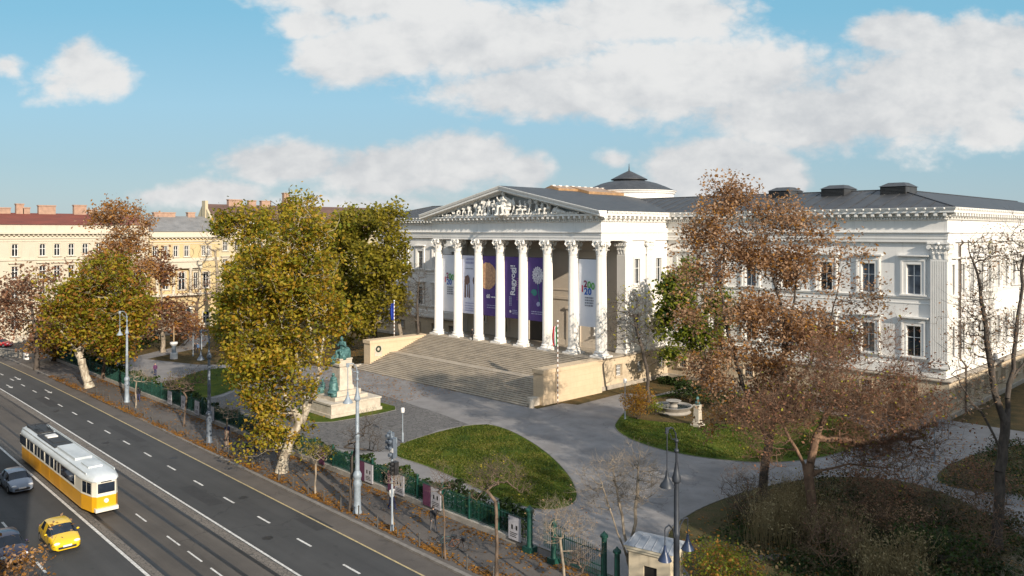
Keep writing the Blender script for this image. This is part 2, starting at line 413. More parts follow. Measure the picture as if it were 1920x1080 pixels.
# figures: rounded limbs fused into one continuous skin
def limb(mb, a, b, ra, rb, n=8):
    a = Vector(a); b = Vector(b); d = b-a
    k = [0, .5, 1]
    mb.tube([a-d.normalized()*ra*.6, a, a+d*.5, b, b+d.normalized()*rb*.6], [ra*.5, ra, (ra+rb)/2*1.02, rb, rb*.5], n)
def fuse(o, voxel=.03, sm=3):
    r = o.modifiers.new('fuse', 'REMESH'); r.mode = 'VOXEL'; r.voxel_size = voxel; r.use_smooth_shade = True
    s = o.modifiers.new('soft', 'SMOOTH'); s.factor = .5; s.iterations = sm; return o
def body(mb, J, k=1.):
    """J: joint dict in metres; draws a body of tapering limbs"""
    L_ = lambda a, b, ra, rb: limb(mb, J[a], J[b], ra*k, rb*k)
    L_('pelvis', 'chest', .135, .165); L_('chest', 'neck', .15, .06); L_('neck', 'head', .055, .06)
    mb.ball(J['head'], (.085*k, .1*k, .125*k), 10, 8)
    for s in 'lr':
        L_('chest', 'sh'+s, .11, .075); L_('sh'+s, 'el'+s, .06, .045); L_('el'+s, 'ha'+s, .043, .03)
        h = Vector(J['ha'+s]); d = (h-Vector(J['el'+s])).normalized(); mb.ball(h+d*.06*k, (.045*k, .03*k, .07*k), 8, 6)
        L_('pelvis', 'hip'+s, .12, .1); L_('hip'+s, 'kn'+s, .092, .062); L_('kn'+s, 'fo'+s, .058, .042)
        f = Vector(J['fo'+s]); fd = Vector(J['face']); limb(mb, f+Vector((0, 0, -.03*k)), f+fd*.17*k+Vector((0, 0, -.05*k)), .045*k, .035*k)
    h = Vector(J['head'])+Vector(J['face'])*.1*k; mb.ball(h, .022*k, 6, 5)
def stand_joints(o, fx=0, fy=-1, stride=.12, arm=0., k=1.):
    o = Vector(o); F = Vector((fx, fy, 0)).normalized(); S = Vector((F.y, -F.x, 0)); Z = Vector((0, 0, 1)); J = {'face': F}
    def p(f, s, z): return o+F*f*k+S*s*k+Z*z*k
    J['pelvis'] = p(0, 0, .95); J['chest'] = p(.02, 0, 1.32); J['neck'] = p(.03, 0, 1.5); J['head'] = p(.06, 0, 1.66)
    for s, q, w in (('l', -1, 1), ('r', 1, -1)):
        J['sh'+s] = p(.02, .19*q, 1.42); J['el'+s] = p(-.02-stride*w*.5+arm*.2, .25*q, 1.13); J['ha'+s] = p(.06-stride*w+arm*.4, .22*q, .9+arm*.35)
        J['hip'+s] = p(0, .09*q, .92); J['kn'+s] = p(.05+stride*w*.6, .1*q, .5); J['fo'+s] = p(stride*w*1.4, .1*q, .08)
    return J
def seat_joints(o, fx, fy, k=1., arm=0.):
    o = Vector(o); F = Vector((fx, fy, 0)).normalized(); S = Vector((F.y, -F.x, 0)); Z = Vector((0, 0, 1)); J = {'face': F}
    def p(f, s, z): return o+F*f*k+S*s*k+Z*z*k
    J['pelvis'] = p(0, 0, .5); J['chest'] = p(.04, 0, .9); J['neck'] = p(.07, 0, 1.1); J['head'] = p(.1, 0, 1.26)
    for s, q in (('l', -1), ('r', 1)):
        J['sh'+s] = p(.05, .2*q, 1.02); J['el'+s] = p(.08, .3*q, .75); J['ha'+s] = p(.36, .24*q, .66+arm)
        J['hip'+s] = p(.02, .1*q, .5); J['kn'+s] = p(.46, .15*q, .5); J['fo'+s] = p(.44+.06*q, .15*q, .08)
    return J
# ------------------------------------------------------------------ ground, roads, garden
def sheet(name, pts, z, m, parent=None, t=0):
    return struct(name, MB().poly([(p[0], p[1], z) for p in pts]), m, parent)
struct('ground', MB().poly([(-4000, -4000, -.16), (4000, -4000, -.16), (4000, 4000, -.16), (-4000, 4000, -.16)]), M['walk'])
XS = [-260, -180, -130, -100, -80, -60, -45, -30, -15, 0, 20, 40, 60, 90, 140, 200]
def bend(x):        # the street curves gently beyond the museum
    return -.00035*max(0, -20-x)**2
def line(y0, slope=-.012): return [(x, y0+slope*(x-20)+bend(x)) for x in XS]
def ribbon(name, ya, yb, z, m, parent=None, sa=-.012, sb=-.012, x0=-260, x1=200):
    mb = MB(); A = [p for p in line(ya, sa) if x0 <= p[0] <= x1]; B = [p for p in line(yb, sb) if x0 <= p[0] <= x1]
    for i in range(len(A)-1): mb.poly([(*A[i], z), (*A[i+1], z), (*B[i+1], z), (*B[i], z)])
    return struct(name, mb, m, parent)
road = ribbon('road', -72.5, -49.9, -.13, M['road'])
ribbon('tram_track', -63.6, -57.25, -.126, M['track'])
ribbon('gutter_strip', -51.55, -49.95, -.126, M['walk'])
ribbon('sett_strip', -63.55, -63.0, -.122, M['lane']); ribbon('sett_strip', -57.9, -57.2, -.122, M['lane'])
def lane(name, y, w, m, z=-.121, slope=-.012, dash=None, x0=-120, x1=70):
    mb = MB(); x = x0
    st, gap = dash or (6., 0.)
    while x < x1:
        a, b = x, x+st; f = lambda q: y+slope*(q-20)+bend(q)
        mb.poly([(a, f(a)-w/2, z), (b, f(b)-w/2, z), (b, f(b)+w/2, z), (a, f(a)+w/2, z)]); x += st+gap
    return struct(name, mb, m, road)
lane('lane_line', -57.05, .16, M['paint']); lane('lane_line', -63.72, .2, M['paint'])
lane('edge_line', -51.62, .13, M['ypaint'])
lane('lane_dash', -54.25, .16, M['paint'], dash=(1.9, 3.95), x0=-117.6)
lane('lane_dash', -60.5, .12, M['paint'], dash=(2.3, 1.3), x0=27.8, x1=44)
lane('lane_dash', -60.55, .12, M['paint'], dash=(2.2, 9), x0=21.8, x1=24)
lane('lane_dash', -68.1, .15, M['paint'], dash=(2.2, 2.6), x0=-60)
ar = MB()
for (x, y) in ((-47, -52.9), (-33.5, -52.4), (-41, -55.2)):
    ar.poly([(x-1.6, y-.08, -.118), (x+.6, y-.08, -.118), (x+.6, y+.08, -.118), (x-1.6, y+.08, -.118)])
    ar.poly([(x+.6, y-.3, -.118), (x+1.7, y, -.118), (x+.6, y+.3, -.118)])
struct('lane_arrow', ar, M['paint'], road)
tt = None
for y in (-59.45, -58.02, -62.88, -61.45):
    mb = MB(); a = line(y)
    for i in range(len(a)-1):
        for o, w, z in ((0, .04, -.112),):
            mb.poly([(a[i][0], a[i][1]-w, z), (a[i+1][0], a[i+1][1]-w, z), (a[i+1][0], a[i+1][1]+w, z), (a[i][0], a[i][1]+w, z)])
        mb.poly([(a[i][0], a[i][1]-.14, -.119), (a[i+1][0], a[i+1][1]-.14, -.119), (a[i+1][0], a[i+1][1]+.14, -.119), (a[i][0], a[i][1]+.14, -.119)])
    o = struct('tram_rail', mb, M['dark'])
rng = random.Random(4)
mh = MB()
for (x, y) in ((-1, -55.5), (24, -53.2), (9, -52.8), (33, -55.8), (-20, -55)):
    mh.poly([(x+.36*math.cos(2*math.pi*k/14), y+.36*math.sin(2*math.pi*k/14), -.1195) for k in range(14)])
pa = MB()
for (x, y, w, h) in ((18, -55.9, 6, 1.1), (-8, -53.2, 9, .9), (31, -52.7, 3.2, 1.2), (44, -54.9, 5, 1.3), (-30, -54.8, 7, 1.2), (3, -66.5, 5, 1.4), (36, -66, 3, 1.1)):
    pa.poly([(x, y, -.1255), (x+w, y-.05, -.1255), (x+w+.2, y+h, -.1255), (x+.1, y+h+.04, -.1255)])
struct('road_patch', pa, plain('fresh_asphalt', (.036, .036, .037), (.026, .026, .027), 3, .8), road)
struct('manhole_cover', mh, M['dark'], road)
# kerb and pavement
kb = MB(); a = line(-49.95); b = line(-49.65)
kb.loft([[(p[0], p[1], -.155), (p[0], p[1], 0), (q[0], q[1], .004), (q[0], q[1], -.155)] for p, q in zip(a, b)])
struct('kerb', kb, M['kerb'])
pv = MB(); a = line(-49.65); b = line(-44.0, 0)
for i in range(len(a)-1): pv.poly([(*a[i], 0), (*a[i+1], 0), (b[i+1][0], -44.0, 0), (b[i][0], -44.0, 0)])
struct('pavement', pv, M['walk'])
k2 = MB().box(-260, -73.0, -.15, 59, -72.5, .0); struct('kerb', k2, M['kerb'])
struct('pavement', MB().poly([(-260, -200, -.004), (200, -200, -.004), (200, -73, -.004), (-260, -73, -.004)]), M['walk'])
# garden sheets
sheet('garden_ground', [(-78, -44), (130, -44), (130, 130), (-78, 130)], .0, M['rough'])
plaza = sheet('plaza', [(-27, -18), (-20, -14.4), (19, -14.4), (19, -1), (24, 2), (24, 14), (62, 14), (80, 14), (110, 14), (110, -43.9), (-60, -43.9), (-58, -36), (-40, -30)], .006, M['plaza'])
sheet('cobbled_court', [(-15, -42.5), (-13.5, -38), (-17.5, -33), (-21, -27), (-14, -22), (2, -23), (14, -24.3), (19, -25.2), (18.6, -29), (20, -33.5), (22, -37), (20, -40), (10, -41.5)], .011, M['cobble'])
def smooth_loop(pts, it=2):
    for _ in range(it):
        q = []
        for i in range(len(pts)):
            a, b = pts[i], pts[(i+1) % len(pts)]
            q += [(a[0]*.75+b[0]*.25, a[1]*.75+b[1]*.25), (a[0]*.25+b[0]*.75, a[1]*.25+b[1]*.75)]
        pts = q
    return pts
def lawn(name, pts, m, z=.02, edge=True, it=2):
    pts = smooth_loop(pts, it); o = sheet(name, pts, z, m)
    if edge:
        n = len(pts); c = Vector((sum(p[0] for p in pts)/n, sum(p[1] for p in pts)/n)); mb = MB()
        area = sum(pts[i][0]*pts[(i+1) % n][1]-pts[(i+1) % n][0]*pts[i][1] for i in range(n))
        if area < 0: pts = pts[::-1]
        mb.sweep(pts, [(.0, .0), (.0, .05), (.08, .05), (.09, .0)])
        mb.build('edging', M['edge'], o)
    return o
lawn('lawn', [(22.6, -38.2), (20.2, -35.2), (19.3, -30.5), (19.0, -26.0), (20.5, -23.4), (24.5, -23.9), (30, -26), (35, -28.6), (40, -32), (43.6, -35.6), (43.4, -38.6), (39.5, -39.6), (33.5, -38.5), (27.6, -37.9)], M['lawn'])
lawn('lawn', [(29, -12), (31, -15.3), (35, -17.8), (39.5, -18.8), (44, -18.2), (49, -15.5), (52, -9), (52, 2), (45, 8), (33, 9), (25, 6), (24.4, -1), (26.5, -7)], M['lawn'])
sheet('soil_patch', smooth_loop([(28.6, -10.5), (33.5, -9.5), (38, -5.5), (42, -2), (46, 5), (38, 8), (27, 6), (24.8, 0), (26.2, -6)]), .027, M['rough'])
lawn('lawn', [(-14, -41.5), (-14.5, -38), (-18, -33.4), (-20.6, -28), (-28, -23), (-35, -28.5), (-33, -34), (-24, -41.5)], M['lawn'])
lawn('lawn', [(3, -36.6), (7.6, -36.8), (8.2, -30), (7.6, -25.6), (2, -25.6), (-1.5, -28), (-1.5, -35)], M['lawn'], .02, True, 1)
lawn('lawn', [(-62, -26), (-52, -22), (-44, -25), (-46, -31), (-52, -31.5)], M['rough'], .022, False)
lawn('garden_bed', [(51.8, -36.5), (50.6, -30), (51.5, -22), (54, -15.5), (58.5, -12), (62.5, -13), (66.5, -16), (70, -20), (80, -26), (86, -34), (84, -43.4), (60, -43.4), (56, -40)], M['bed'], .02)
lawn('garden_bed', [(60.5, -10), (60.2, -3), (62, 6), (66, 13), (80, 13), (80, -12), (68, -8), (63.5, -11.5)], M['bed'], .02)
sheet('bed_path', [(56.6, -36.2), (57.4, -35.4), (59.2, -33.6), (59.8, -34.2), (58.4, -35.8), (57.4, -37.2)], .032, M['walk'])
sheet('podium_strip', [(18.5, -10.2), (20.9, -9.4), (20.4, 2), (19.2, 13.8), (17.7, 13.8), (17.7, -9)], .012, M['rough'])
sheet('garden_path', [(-90, -12), (-70, -14.5), (-58, -21), (-51, -33.5), (-54, -35.5), (-62, -24), (-72, -18), (-90, -16)], .024, M['plaza'])
sheet('street_beyond', [(-87, -120), (-79, -120), (-79, 140), (-87, 140)], .01, M['road'])
# ------------------------------------------------------------------ the museum
mus = empty('museum_building', (0, 14, 0), 'long white neoclassical museum with eight fluted columns, carved pediment and grey roof', 'museum')
ROOT = mus
class Off:      # children keep world coordinates
    pass
def mpart(mb, name, m, parent=None, smooth=False, angle=None, fix=True):
    o = mb.build(name, m, parent or mus, smooth, angle)
    if not parent: o.matrix_parent_inverse = Matrix.Translation((0, -14, 0))
    if fix: fixn(o)
    return o
def mset(o): o.matrix_parent_inverse = Matrix.Translation((0, -14, 0)); return o
PX, WX, WY, PFY = 17.51, 54.5, 14.33, -.77
PATH = [(-WX, WY), (-PX, WY), (-PX, PFY), (PX, PFY), (PX, WY), (WX, WY), (WX, 86), (-WX, 86)]
FLOOR = 4.27
# walls: recessed .35 behind the entablature
wl = MB(); wins = []
YW = WY+.35
wx = [50.85-5.1*i for i in range(7)]
up = [(x-.78, x+.78, 13.65, 17.1) for x in wx]; lo = [(x-.78, x+.78, 6.55, 10.05) for x in wx]
for s in (1, -1):
    rc = [(min(s*a, s*b), max(s*a, s*b), c, d) for a, b, c, d in up+lo]
    u = sorted((s*17.3, s*54.15)); wall_open(wl, (0, YW, 0), (1, 0, 0), (0, -1, 0), u[0], u[1], 4.3, 19.7, rc)
    for x in wx: wins += [('u', s*x, YW, 13.65, FRONT), ('l', s*x, YW, 6.55, FRONT)]
ys = [17.0+3.65*i for i in range(16)]
rc = [(y-.7, y+.7, 13.65, 17.1) for y in ys]+[(y-.7, y+.7, 6.55, 10.05) for y in ys]
wall_open(wl, (54.15, 0, 0), (0, 1, 0), (1, 0, 0), YW, 86, 4.3, 19.7, rc)
for y in ys: wins += [('s', 54.15, y, 13.65, EAST), ('t', 54.15, y, 6.55, EAST)]
wl.poly([(-54.15, YW, 4.3), (-54.15, 86, 4.3), (-54.15, 86, 19.7), (-54.15, YW, 19.7)]); wl.poly([(-54.15, 86, 4.3), (54.15, 86, 4.3), (54.15, 86, 19.7), (-54.15, 86, 19.7)])
# portico side walls
py_ = [7.3, 12.4]
for s in (1, -1):
    rc = [(y-.65, y+.65, 13.65, 17.1) for y in py_]+[(y-.65, y+.65, 6.0, 9.4) for y in py_]
    wall_open(wl, (s*17.25, 0, 0), (0, 1, 0), (s, 0, 0), 5.0, YW, FLOOR, 19.7, rc)
    if s > 0:
        for y in py_: wins += [('p', 17.25, y, 13.65, EAST), ('p', 17.25, y, 6.0, EAST)]
mpart(wl, 'wall', M['wall'], fix=False)
pb = MB()
rcs = [(-1.9, 1.9, FLOOR, 10.2), (-8.4, -6.4, FLOOR, 9.2), (6.4, 8.4, FLOOR, 9.2), (-13.2, -11.6, 13.2, 16.5), (11.6, 13.2, 13.2, 16.5), (-13.2, -11.6, 6.2, 9.5), (11.6, 13.2, 6.2, 9.5)]
wall_open(pb, (0, 5.4, 0), (1, 0, 0), (0, -1, 0), -17.25, 17.25, FLOOR, 19.7, rcs, .5)
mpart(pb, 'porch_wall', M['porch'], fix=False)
pt = MB()
for z0, z1, o in ((10.9, 11.3, .12), (12.2, 12.4, .08), (17.6, 18.0, .15), (4.27, 5.0, .1)): pt.box(-16.0, 5.4-o, z0, -1.95 if z0 < 5 else 16.0, 5.5, z1)
pt.box(1.95, 5.3, 4.27, 16.0, 5.5, 4.999)
for x in (-7.4, 7.4): pt.box(x-1.35, 5.25, FLOOR, x-1.0, 5.5, 9.55); pt.box(x+1.0, 5.25, FLOOR, x+1.35, 5.5, 9.55); pt.box(x-1.0, 5.25, 9.2, x+1.0, 5.5, 9.55); pt.box(x-1.5, 5.1, 9.55, x+1.5, 5.5, 9.85)
mpart(pt, 'porch_moulding', M['porch'])
for i, x in enumerate((-7.4, 0, 7.4)):
    d = MB(); w, h = (1.0, 9.2-FLOOR) if x else (1.9, 10.2-FLOOR)
    d.box(x-w, 5.75, FLOOR, x+w, 5.85, FLOOR+h)
    if x:
        for a in (-.5, .5):
            for b in (.15, .52): d.box(x+a-.38, 5.68, FLOOR+h*b, x+a+.38, 5.751, FLOOR+h*(b+.3))
    mpart(d, 'door', M['door'] if x else M['louvre'])
pw = window('window', 1.6, 3.3, 2, 2, .3, False, parent=None)
pwn = 0
for x in (-12.4, 12.4):
    for z in (13.2, 6.2): o = place(pw, mus, x, 5.4, z, FRONT); mset(o)
# string courses, sills and plinths along the outer walls
tr = MB()
tr.sweep([(-17.2, YW), (-54.15, YW)][::-1], [(0, 13.15), (.16, 13.2), (.2, 13.42), (0, 13.46)], False)
for path in ([(-54.15, YW), (-17.25, YW)], [(17.25, 5.9), (17.25, YW), (54.15, YW), (54.15, 86)]):
    tr.sweep(path, [(0, 13.15), (.14, 13.2), (.2, 13.42), (0, 13.47)], False)
    tr.sweep(path, [(0, 12.55), (.06, 12.58), (.06, 12.68), (0, 12.7)], False)
    tr.sweep(path, [(0, 6.12), (.12, 6.15), (.16, 6.36), (0, 6.38)], False)
    tr.sweep(path, [(.14, 4.4), (.14, 5.5), (0, 5.62)], False)
mpart(tr, 'string_course', M['trim'])
# podium
bw = []
bx = [50.85-5.1*i for i in range(7)]
for s in (-1, 1):
    pd = MB()
    rc = [(min(s*(x-.62), s*(x+.62)), max(s*(x-.62), s*(x+.62)), 1.7, 3.2) for x in bx]
    u = sorted((s*17.6, s*54.75)); wall_open(pd, (0, 14.1, 0), (1, 0, 0), (0, -1, 0), u[0], u[1], 0, 4.27, rc)
    for x in bx: bw.append((s*x, 14.1, 1.7, FRONT))
    yy = [2.6, 7.3, 12.3]; rc = [(y-.6, y+.6, 1.6, 3.15) for y in yy]
    wall_open(pd, (s*17.7, 0, 0), (0, 1, 0), (s, 0, 0), -1.7, 14.1, 0, 4.27, rc)
    if s > 0: bw += [(17.7, y, 1.6, EAST) for y in yy]
    else: pd.poly([(-54.75, 14.1, 0), (-54.75, 86, 0), (-54.75, 86, 4.27), (-54.75, 14.1, 4.27)]); mpart(pd, 'podium', M['podium'], fix=False)
rc = [(y-.6, y+.6, 1.7, 3.2) for y in ys]
wall_open(pd, (54.75, 0, 0), (0, 1, 0), (1, 0, 0), 14.1, 86, 0, 4.27, rc); bw += [(54.75, y, 1.7, EAST) for y in ys]
mpart(pd, 'podium', M['podium'], fix=False)
ld = MB()
for path in ([(-54.75, 14.1), (-17.7, 14.1)], [(17.7, -1.6), (17.7, 14.1), (54.75, 14.1), (54.75, 86)]):
    ld.sweep(path, [(-.9, 3.98), (.1, 4.0), (.26, 4.14), (.28, 4.32), (.1, 4.42), (-.9, 4.44)] if path[0][0] < 0 else [(-.9, 3.98), (.1, 4.0), (.26, 4.14), (.28, 4.26), (.1, 4.31), (-.4, 4.33)], False)
    ld.sweep(path, [(0, 0), (.14, 0), (.14, .5), (0, .55)], False)
mpart(ld, 'podium_ledge', M['ledge'])
fl = MB().box(-17.6, -1.6, 3.9, 17.6, 5.9, FLOOR); mpart(fl, 'porch_floor', M['step'])
protos = {'u': window('window', 1.56, 3.45, 2, 2, .6, True, pane='blueglass'), 'l': window('window', 1.56, 3.5, 2, 2, .55, True),
          's': window('window', 1.4, 3.45, 2, 2, .35, True), 't': window('window', 1.4, 3.5, 2, 2, .35, True), 'p': window('window', 1.3, 3.45, 2, 2, .28, False),
          'b': window('basement_window', 1.24, 1.5, 4, 3, .12, False, frame_m='podium', bar=.06)}
protos.update({'u2': window('window', 1.56, 3.45, 2, 2, .6, True, pane='glass'), 'l2': window('window', 1.56, 3.5, 2, 2, .55, True, pane='curtain'), 's2': window('window', 1.4, 3.45, 2, 2, .35, True, pane='blueglass'), 't2': window('window', 1.4, 3.5, 2, 2, .35, True, pane='blueglass')})
wr = random.Random(12)
for i, (k, x, y, z, r) in enumerate(wins):
    if k+'2' in protos and wr.random() < .38: k += '2'
    mset(place(protos[k], mus, x, y, z, r))
for x, y, z, r in bw: mset(place(protos['b'], mus, x, y, z, r))
# entablature
en = MB()
en.sweep(PATH, [(-.9, 19.65), (0, 19.65), (0, 20.02), (.06, 20.03), (.06, 20.38), (.12, 20.39), (.12, 20.62), (.3, 20.72), (.3, 20.84), (0, 20.86), (0, 22.1), (.1, 22.14), (.14, 22.2)])
mpart(en, 'entablature', M['wall'])
co = MB()
co.sweep(PATH, [(.0, 22.2), (.16, 22.2), (.16, 22.5), (.3, 22.52), (.36, 22.6), (.36, 22.93), (.98, 22.95), (1.0, 22.99), (1.0, 23.2), (.3, 23.22)])
SP = PATH[3:]+PATH[:3]
co.sweep(SP, [(.3, 23.2), (1.02, 23.2), (1.06, 23.25), (1.2, 23.5), (1.22, 23.56), (.9, 23.58)], False)
dn = md = kn = co
edges = [(PATH[i], PATH[i+1]) for i in range(6)]
for (a, b) in edges:
    a = Vector(a); b = Vector(b); ln = (b-a).length; d = (b-a)/ln; nn = Vector((d.y, -d.x)); front = a.y == PFY and b.y == PFY
    k = int(ln/.34)
    for i in range(k):
        c = a+d*((i+.5)*ln/k)+nn*.16; dn.obox((c.x, c.y), (d.x, d.y, 0), (nn.x, nn.y, 0), .1, .15, 22.23, 22.49)
    k = int(ln/.97)
    for i in range(k+1):
        c = a+d*(i*ln/k)
        q = c+nn*.62; md.obox((q.x, q.y), (d.x, d.y, 0), (nn.x, nn.y, 0), .17, .32, 22.62, 22.94)
        q = c+nn*.52; md.obox((q.x, q.y), (d.x, d.y, 0), (nn.x, nn.y, 0), .13, .2, 22.5, 22.625)
        if not front:
            q = c+nn*1.18; kn.ball((q.x, q.y, 23.42), (.1, .1, .13), 6, 4)
mpart(co, 'cornice', M['trim'])
ce = MB().box(-17.4, -.6, 19.72, 17.4, 14.5, 19.95)
for i in range(7): ce.box(-14.9+4.83*i-2.4+2.2, -.6, 19.5, -14.9+4.83*i+2.6-2.2+.2, 5.2, 19.73)
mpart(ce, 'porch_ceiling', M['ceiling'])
# pediment
pe = MB()
sec = [(-.3, -1.0), (-.75, -1.0), (-.95, -.78), (-1.6, -.72), (-1.72, -.66), (-1.72, -.38), (-1.84, -.34), (-1.98, -.06), (-1.98, .03), (-.3, .03)]
for s in (1, -1): pe.loft([[(x, PFY+y+.0+.0, z+dz) for y, dz in sec] for x, z in ((s*18.72, 23.56), (0, 27.5))])
mpart(pe, 'raking_cornice', M['trim'])
ty = MB(); ty.add([(-18, PFY+.02, 23.1), (18, PFY+.02, 23.1), (0, PFY+.02, 26.9), (-18, PFY+.5, 23.1), (18, PFY+.5, 23.1), (0, PFY+.5, 26.9)], [(0, 1, 2), (5, 4, 3), (0, 3, 4, 1), (1, 4, 5, 2), (2, 5, 3, 0)])
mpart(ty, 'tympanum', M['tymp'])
rl = MB(); yr = PFY-.8; zb = 23.25
def rj(x, kind, k, fx, arm=0., off=0.):
    if kind == 's': return stand_joints((x, yr+off, zb), fx, -1, .16, arm, k)
    return seat_joints((x, yr+off, zb), fx, -.8, k, arm)
for (x, kind, k, fx, arm) in ((.1, 'c', 2.25, .1, .3), (-4.3, 's', 1.5, .8, .5), (-6.0, 's', 1.35, .6, .0), (-7.6, 'c', 1.25, 1., .2), (-10.0, 'c', 1.25, .6, .3), (-11.4, 'c', .85, .8, 0), (3.5, 'c', 1.35, -.8, .2),
                      (5.4, 's', 1.4, -.6, .6), (6.7, 's', 1.35, -.9, .5), (9.0, 'c', 1.45, -.9, .3), (-2.1, 'c', 1.5, .9, .2), (2.1, 's', 1.25, -.8, .2), (-3.2, 's', 1.3, .5, .2), (-5.2, 'c', 1.3, .8, .2), (-8.8, 'c', 1.15, .7, .3), (4.5, 'c', 1.3, -.5, .2), (7.8, 'c', 1.3, -.6, .3), (10.6, 'c', .95, -.8, .2), (1.2, 'c', 1.6, -.3, .2), (-1.1, 'c', 1.6, .4, .3)):
    body(rl, rj(x, kind, k*1.1, fx, arm), k*1.5)
limb(rl, (.3, yr-.1, zb+2.2), (1.9, yr-.1, zb+2.0), .3, .18); limb(rl, (-.4, yr-.1, zb+1.1), (-.5, yr-.45, zb+.1), .5, .6); limb(rl, (.6, yr-.1, zb+1.1), (.8, yr-.4, zb+.1), .5, .55)
limb(rl, (-3.9, yr, zb+1.9), (-2.1, yr, zb+2.15), .16, .1)
limb(rl, (6.0, yr, zb+2.0), (7.5, yr-.1, zb+.25), .11, .09); limb(rl, (7.0, yr, zb+2.1), (8.4, yr, zb+1.5), .12, .09)
limb(rl, (10.0, yr, zb+.55), (12.1, yr-.1, zb+.2), .42, .16); limb(rl, (12.6, yr, zb+.15), (14.3, yr, zb+.12), .2, .1); limb(rl, (-12.2, yr, zb+.2), (-14.0, yr, zb+.12), .2, .1); limb(rl, (-13, yr, zb+.1), (-13, yr, zb+.9), .16, .1)
for i in range(60):
    x = rng.uniform(-11.5, 11.5); limb(rl, (x, yr+.2, zb+.1), (x+rng.uniform(-.5, .5), yr+.25, zb+.4+rng.random()*.9*(1-abs(x)/13)), .26, .14)
rl.box(-13.6, yr-.2, zb-.08, 14.2, yr+.5, zb+.12)
o = rl.build('pediment_sculpture', M['relief'], mus, True); mset(o); fuse(o, .085, 1)
# roofs
rf = MB(); e = 55.62
A = [(-e, 13.2, 23.56), (e, 13.2, 23.56), (e, 87, 23.56), (-e, 87, 23.56)]; I = [(-46.5, 22.3, 26.1), (46.5, 22.3, 26.1), (46.5, 78, 26.1), (-46.5, 78, 26.1)]
for i in range(4): rf.poly([A[i], A[(i+1) % 4], I[(i+1) % 4], I[i]])
rf.poly(I)
roof = mpart(rf, 'roof', M['roof'])
rs = MB()
for i in range(62):
    t = -54+i*1.78; f = min(1, (55.6-abs(t))/9.1); rs.obox((t, 13.3+4.4*f), (1, 0, 0), (0, 1, 0), .0, .0, 0, 0) if False else rs.add([(t-.03, 13.25, 23.59), (t+.03, 13.25, 23.59), (t+.03, 13.25+9.0*f, 23.6+2.5*f), (t-.03, 13.25+9.0*f, 23.6+2.5*f), (t, 13.25, 23.66), (t, 13.25+9.0*f, 23.67+2.5*f)], [(0, 4, 5, 3), (4, 1, 2, 5)])
rs.tube([(55.5, 13.3, 23.6), (46.5, 22.3, 26.13), (-46.5, 22.3, 26.13), (-55.5, 13.3, 23.6)], .09, 5); rs.tube([(46.5, 22.3, 26.13), (46.5, 78, 26.13)], .09, 5)
mpart(rs, 'roof_seams', M['roof'], roof)
pr = MB()
for s in (1, -1): pr.poly([(s*18.7, -2.7, 23.6), (0, -2.7, 27.54), (0, 31, 27.54), (s*18.7, 14.6, 23.6)])
proof = mpart(pr, 'portico_roof', M['roof'])
sk = MB()
def ridge_light(y0, y1, hw, dz):
    zz = lambda x: 27.54-abs(x)*.2107
    pts = [(-hw, zz(hw)+.0), (-hw, zz(hw)+dz), (0, zz(0)+dz+.15), (hw, zz(hw)+dz), (hw, zz(hw)+.0)]
    sk.loft([[(x, y, z) for x, z in pts] for y in (y0, y1)])
ridge_light(8.5, 17, 1.6, .35); ridge_light(13, 27, 3.9, .4)
mpart(sk, 'skylight', M['skylight'], proof)
for i in range(12): y = 9+i*1.5; mpart(MB().box(-.25, y-.3, 27.97, .25, y+.3, 28.12), 'skylight_vent', M['white'], proof)
# louvred roof monitors
for x in (31.7, 39.1, 46.6):
    m = MB(); m.box(x-1.5, 20.0, 24.9, x+1.5, 24.0, 26.42); o = mpart(m, 'roof_monitor', M['louvre'])
    h = MB(); h.loft([[(x-1.65, 19.85, 26.422), (x+1.65, 19.85, 26.422), (x+1.65, 24.15, 26.422), (x-1.65, 24.15, 26.422)], [(x-.95, 21.2, 26.95), (x+.95, 21.2, 26.95), (x+.95, 22.8, 26.95), (x-.95, 22.8, 26.95)]])
    mpart(h, 'monitor_cap', M['roof'], o)
    for sx_ in (-1.502, 1.502): mpart(MB().box(x+sx_-.01, 20.05, 24.95, x+sx_+.01, 23.95, 26.41), 'monitor_cheek', M['roof'], o)
    w = MB()
    for q in range(5): w.box(x-1.45, 19.95, 25.5+q*.17, x+1.45, 20.01, 25.56+q*.17)
    mpart(w, 'monitor_slats', M['roof'], o)
# dome
dy = 28.36
dr = MB().lathe([(7.6, 24), (7.6, 27.2), (7.8, 27.25), (7.9, 27.55), (8.05, 27.6), (8.05, 27.75)], 48, (0, dy, 0)); drum = mpart(dr, 'dome_drum', M['wall'], None, True, 30)
dm = MB().lathe([(8.1, 27.76), (7.4, 28.0), (6.2, 28.55), (4.8, 29.1), (3.6, 29.42), (3.1, 29.5)], 48, (0, dy, 0)); dome = mpart(dm, 'dome', M['roof'], None, True, 30)
dl = MB().lathe([(2.7, 29.5), (2.7, 29.75), (3.15, 29.76), (3.15, 29.85), (2.1, 30.4), (1.0, 30.95), (.25, 31.3), (.12, 31.4), (.03, 32.6)], 24, (0, dy, 0)); mpart(dl, 'dome_lantern', M['roof'], dome, True, 30)
